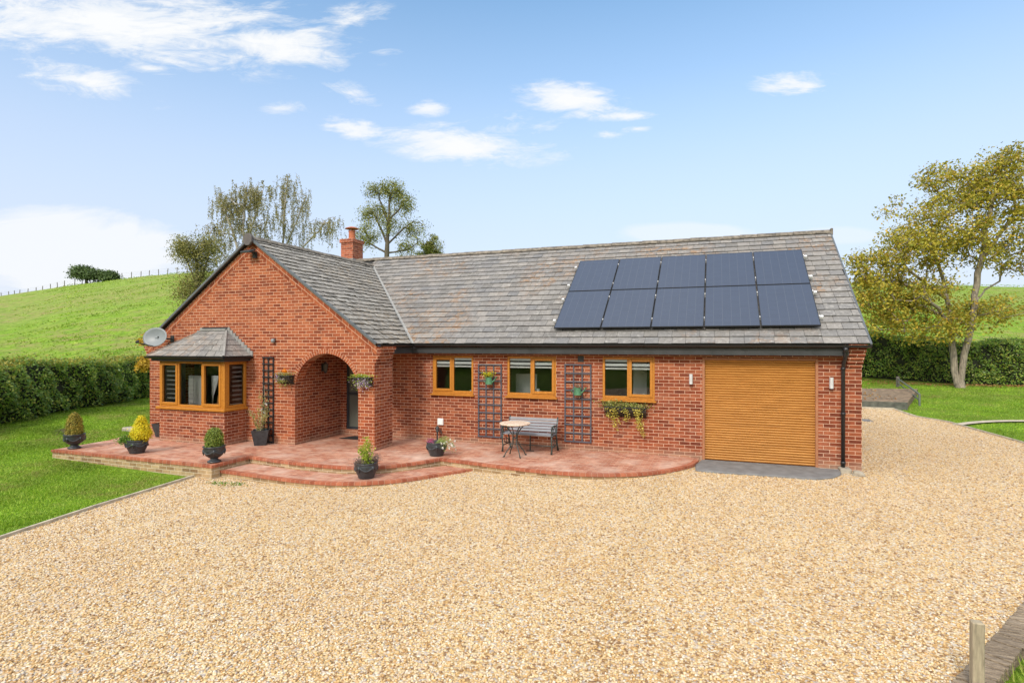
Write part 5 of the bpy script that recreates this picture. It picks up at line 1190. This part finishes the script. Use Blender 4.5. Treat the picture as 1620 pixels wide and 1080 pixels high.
treeat(310,30,'olive_green_tree',[[(312,490),(313,440),(310,400)],[(313,450),(295,410)],[(313,450),(330,405)]],[(308,400,28,24,1.),(290,395,14,14,.5),(322,430,22,26,.8),(300,455,22,24,.8),(330,390,18,16,.5)],190,74,.085,.30,(M['darkbark'],M['bushleaf']),'low dense dark olive tree rising beside the gable verge','tree',115,tipr=.011,flat=.9)
treeat(615,40,'round_headed_tree',[[(613,470),(612,400),(614,350),(618,305)],[(613,385),(595,345),(580,325)],[(613,390),(640,360),(655,350)],[(612,402),(585,385),(570,375)],[(614,350),(600,315)],[(614,352),(636,325)],[(613,400),(645,395),(660,385)]],
 [(617,302,22,16,1.),(592,335,22,14,.8),(640,322,16,14,.6),(580,372,18,22,.8),(655,365,18,18,.8),(618,350,26,24,.7),(645,395,20,12,.5),(590,300,10,8,.25)],280,56,.10,.28,(M['darkbark'],M['ashleaf']),'open rounded tree with visible branches beside the chimney','tree',117,tipr=.013,flat=.85)
treeat(683,42,'small_tree',[[(682,450),(683,400),(684,378)]],[(683,388,12,20,1.),(672,396,14,12,.8),(692,398,9,10,.5)],62,90,.10,.20,(M['darkbark'],M['ashleaf']),'small green treetop peeping over the main ridge','tree',119)
# shrub at the corner of the house
treeat(252,19.5,'yellow_shrub',[[(252,610),(244,575),(234,545)],[(246,590),(232,575)]],[(232,575,9,10,1.),(238,530,9,7,.7),(226,545,5,8,.4),(224,580,6,6,.5)],44,40,.085,.10,(M['darkbark'],M['yellowshrub']),'yellow leaved shrub behind the left corner of the gable','shrub',121,group=None,tipr=.006)
# hilltop thicket
for x0,rx,ry,lab,sd in ((137,27,17,'larger dark rounded bush on the hilltop skyline',123),(172,11,8,'smaller dark bush at the right of the hilltop pair',125)):
    treeat(x0,127,'hilltop_bush',[[(x0,440),(x0,432)],[(x0,438),(x0-rx*.4,430)],[(x0,438),(x0+rx*.4,430)]],[(x0,441-ry*.30,rx*.9,ry*.34,1.),(x0,440-ry*.5,rx*.7,ry*.34,.8),(x0-rx*.2,439-ry*.65,rx*.45,ry*.3,.5)],190,34,.42,.7,(M['darkbark'],M['farbush']),lab,'bush',sd,group='bushes on the hilltop',tipr=.03)
# hill fence: posts and wires
def fence(name,xs,D,label,hp=1.25):
    t=thing(name,pbase(xs[0],D),label,'fence'); b0=np.array(pbase(xs[0],D)); tops=[]; r=random.Random(6); pm=None
    for x in xs:
        p=np.array(pbase(x,D))-b0; hh=hp*r.uniform(.85,1.15)
        if pm is None: b=MB(); b.box(-.055,.055,-.055,.055,-.4,hp); o=b.build('post',M['postwood'],t); pm=o
        else: o=pm.copy(); COL.objects.link(o); o.parent=t
        o.location=p; o.rotation_euler=(r.gauss(0,.03),r.gauss(0,.05),0); tops.append(p+(0,0,hp))
    b=MB()
    for k in (.05,.4,.75):
        b.tube([q-np.array((0,0,k)) for q in tops],.006,4,False)
    b.build('wire',M['postwood'],t); return t
fence('post_and_wire_fence',[2,14,23,31,44,57,67,80,91,102,118,130,143,156,168,181,193,208,223,236,251,265,280,296],128,'post and wire fence along the hill skyline')

# ------------------------------------------------------------------ unseen woodland added behind the viewpoint to be mirrored in the windows
def wood_behind():
    r=np.random.default_rng(131); n=26000; a=r.uniform(-1.5,1.5,n); R_=r.uniform(42,60,n); z=r.random(n)**.8*(11+3*np.sin(a*9)+2*np.sin(a*23)); x=CAM[0]+np.sin(a)*R_*1.; y=CAM[1]-np.cos(a)*R_
    o=leaves('reflected_woodland',np.stack([x,y,H(x,y)+z],-1),1.5,M['farbush'],seed=131); tag(o,kind='stuff')
wood_behind()

# ------------------------------------------------------------------ sky and sun
SUN_EL=R(38); SUN_AZ=R(-7)      # sun in front of the house, a little to the left: angle from -Y toward -X
sd=np.array((math.sin(SUN_AZ)*math.cos(SUN_EL),-math.cos(SUN_AZ)*math.cos(SUN_EL),math.sin(SUN_EL)))
ld=bpy.data.lights.new('sun','SUN'); ld.energy=1.35; ld.angle=R(12); ld.color=(1,.93,.82); lo=bpy.data.objects.new('sun',ld); COL.objects.link(lo); lo.location=(0,-30,40)
lo.rotation_euler=Vector(-sd).to_track_quat('-Z','Y').to_euler()
wld=bpy.data.worlds.new('World'); scn.world=wld; wld.use_nodes=True; nt=NT(wld); bg=nt.n['Background']
sky=nt.new('ShaderNodeTexSky'); sky.sky_type='NISHITA'; sky.sun_disc=False; sky.sun_elevation=SUN_EL; sky.sun_rotation=math.atan2(sd[0],sd[1]); sky.altitude=50; sky.air_density=1.0; sky.dust_density=.6; sky.ozone_density=1.6
g=nt.coord('Generated')
def dot(v): 
    n=nt.new('ShaderNodeVectorMath',operation='DOT_PRODUCT'); nt.ln(g,n.inputs[0]); n.inputs[1].default_value=tuple(v); return n.outputs['Value']
a,bb,c=dot(RT),dot(FW),dot((0,0,1)); bs=nt.math('MAXIMUM',bb,.05)
u=nt.math('DIVIDE',a,bs); v=nt.math('DIVIDE',c,bs)
cmb=nt.new('ShaderNodeCombineXYZ'); nt.ln(u,cmb.inputs[0]); nt.ln(v,cmb.inputs[1])
# clouds: elongated patches at their bearings, broken up by stretched noise
nA=nt.noise(nt.mapping(cmb.outputs[0],(5.0,15,1)),1.,5,.66,.9); nB=nt.noise(nt.mapping(cmb.outputs[0],(13,46,1),loc=(3,1,0)),1.,6,.70,.9)
clouds=[(190,30,420,95,-.12,1.25),(430,70,190,46,-.16,1.1),(60,20,160,60,-.1,1.0),(140,128,150,38,-.22,.95),(235,108,60,18,-.2,.75),(555,145,75,22,-.32,.9),(548,28,95,26,.15,.8),(740,230,190,40,-.08,1.15),(905,158,110,36,-.12,1.1),(990,184,90,12,.02,.85),(1253,132,85,26,.05,.95),(680,172,45,18,0,.85),(562,205,65,24,-.2,.85),(800,205,110,34,.1,.8),(605,84,45,12,.1,.6),(450,172,50,16,0,.6),(1010,204,40,9,0,.65),(965,215,30,10,0,.5)]
tot=None
for x,y,rx,ry,rot,wt in clouds:
    cx,cy=(x-810)/F,(544-y)/F; mp=nt.mapping(cmb.outputs[0],(1,1,1),loc=(-cx,-cy,0)); mp=nt.mapping(mp,(F/rx,F/ry,1),rot=(0,0,0)) if rot==0 else nt.mapping(nt.mapping(mp,(1,1,1),rot=(0,0,-rot)),(F/rx,F/ry,1))
    ln_=nt.new('ShaderNodeVectorMath',operation='LENGTH'); nt.ln(mp,ln_.inputs[0]); f=nt.math('MULTIPLY',nt.math('SUBTRACT',1.,ln_.outputs['Value'],True),wt); tot=f if tot is None else nt.math('MAXIMUM',tot,f)
dens=nt.math('ADD',nt.math('MULTIPLY',nA,1.0),nt.math('MULTIPLY',nB,.60)); dens=nt.math('ADD',dens,nt.math('MULTIPLY',tot,.50)); gate=nt.ramp(tot,[(0.,0.),(.22,1.)])
cl=nt.math('MULTIPLY',nt.ramp(nt.math('SUBTRACT',dens,.5),[(.40,0.),(.52,.28),(.66,.78),(.82,1.)]),gate)
# low cumulus on the left horizon and thin veil right of centre
for x,y,rx,ry,wt in ((110,400,235,80,1.),(1085,372,120,22,.55),(1330,372,90,16,.4)):
    mp=nt.mapping(nt.mapping(cmb.outputs[0],(1,1,1),loc=(-(x-810)/F,-(544-y)/F,0)),(F/rx,F/ry,1)); ln_=nt.new('ShaderNodeVectorMath',operation='LENGTH'); nt.ln(mp,ln_.inputs[0])
    f=nt.math('ADD',nt.math('SUBTRACT',1.,ln_.outputs['Value']),nt.math('MULTIPLY',nt.math('SUBTRACT',nA,.5),.9)); cl=nt.math('MAXIMUM',cl,nt.math('MULTIPLY',nt.ramp(f,[(.05,0.),(.35,.8)]),wt))
fwd=nt.math('GREATER_THAN',bb,.06); cl=nt.math('MULTIPLY',cl,fwd)
veil=nt.ramp(c,[(.0,.95),(.10,.90),(.20,.78),(.29,.62),(.43,.26),(.55,.05)])
deep=nt.mix(1.,sky.outputs[0],(1.0,1.25,1.24),'MULTIPLY'); deep.node.clamp_result=False
SKYMIX=nt.mix(veil,deep,(3.45,3.68,4.45)); colr=nt.mix(cl,SKYMIX,(4.65,4.72,4.78))
ds=dot(sd); dn_=nt.noise(g,3.2,5,.6)
deck=nt.math('MULTIPLY',nt.ramp(nt.math('ADD',nt.math('MULTIPLY',ds,.5),.5),[(.50,0.),(.80,1.)]),nt.ramp(dn_,[(.30,.55),(.60,1.)]))  # bright cloud out of view around the sun, added to lift the fill
colr=nt.mix(deck,colr,(9.2,9.1,9.0)); nt.ln(colr,bg.inputs[0]); bg.inputs[1].default_value=.105
scn.view_settings.view_transform='Standard'; scn.view_settings.look='None'; scn.view_settings.exposure=1.0; scn.view_settings.gamma=1
scn.render.engine='CYCLES'; scn.cycles.max_bounces=6; scn.cycles.transparent_max_bounces=8; scn.cycles.use_denoising=True
try: scn.cycles.denoiser='OPENIMAGEDENOISE'
except Exception: pass
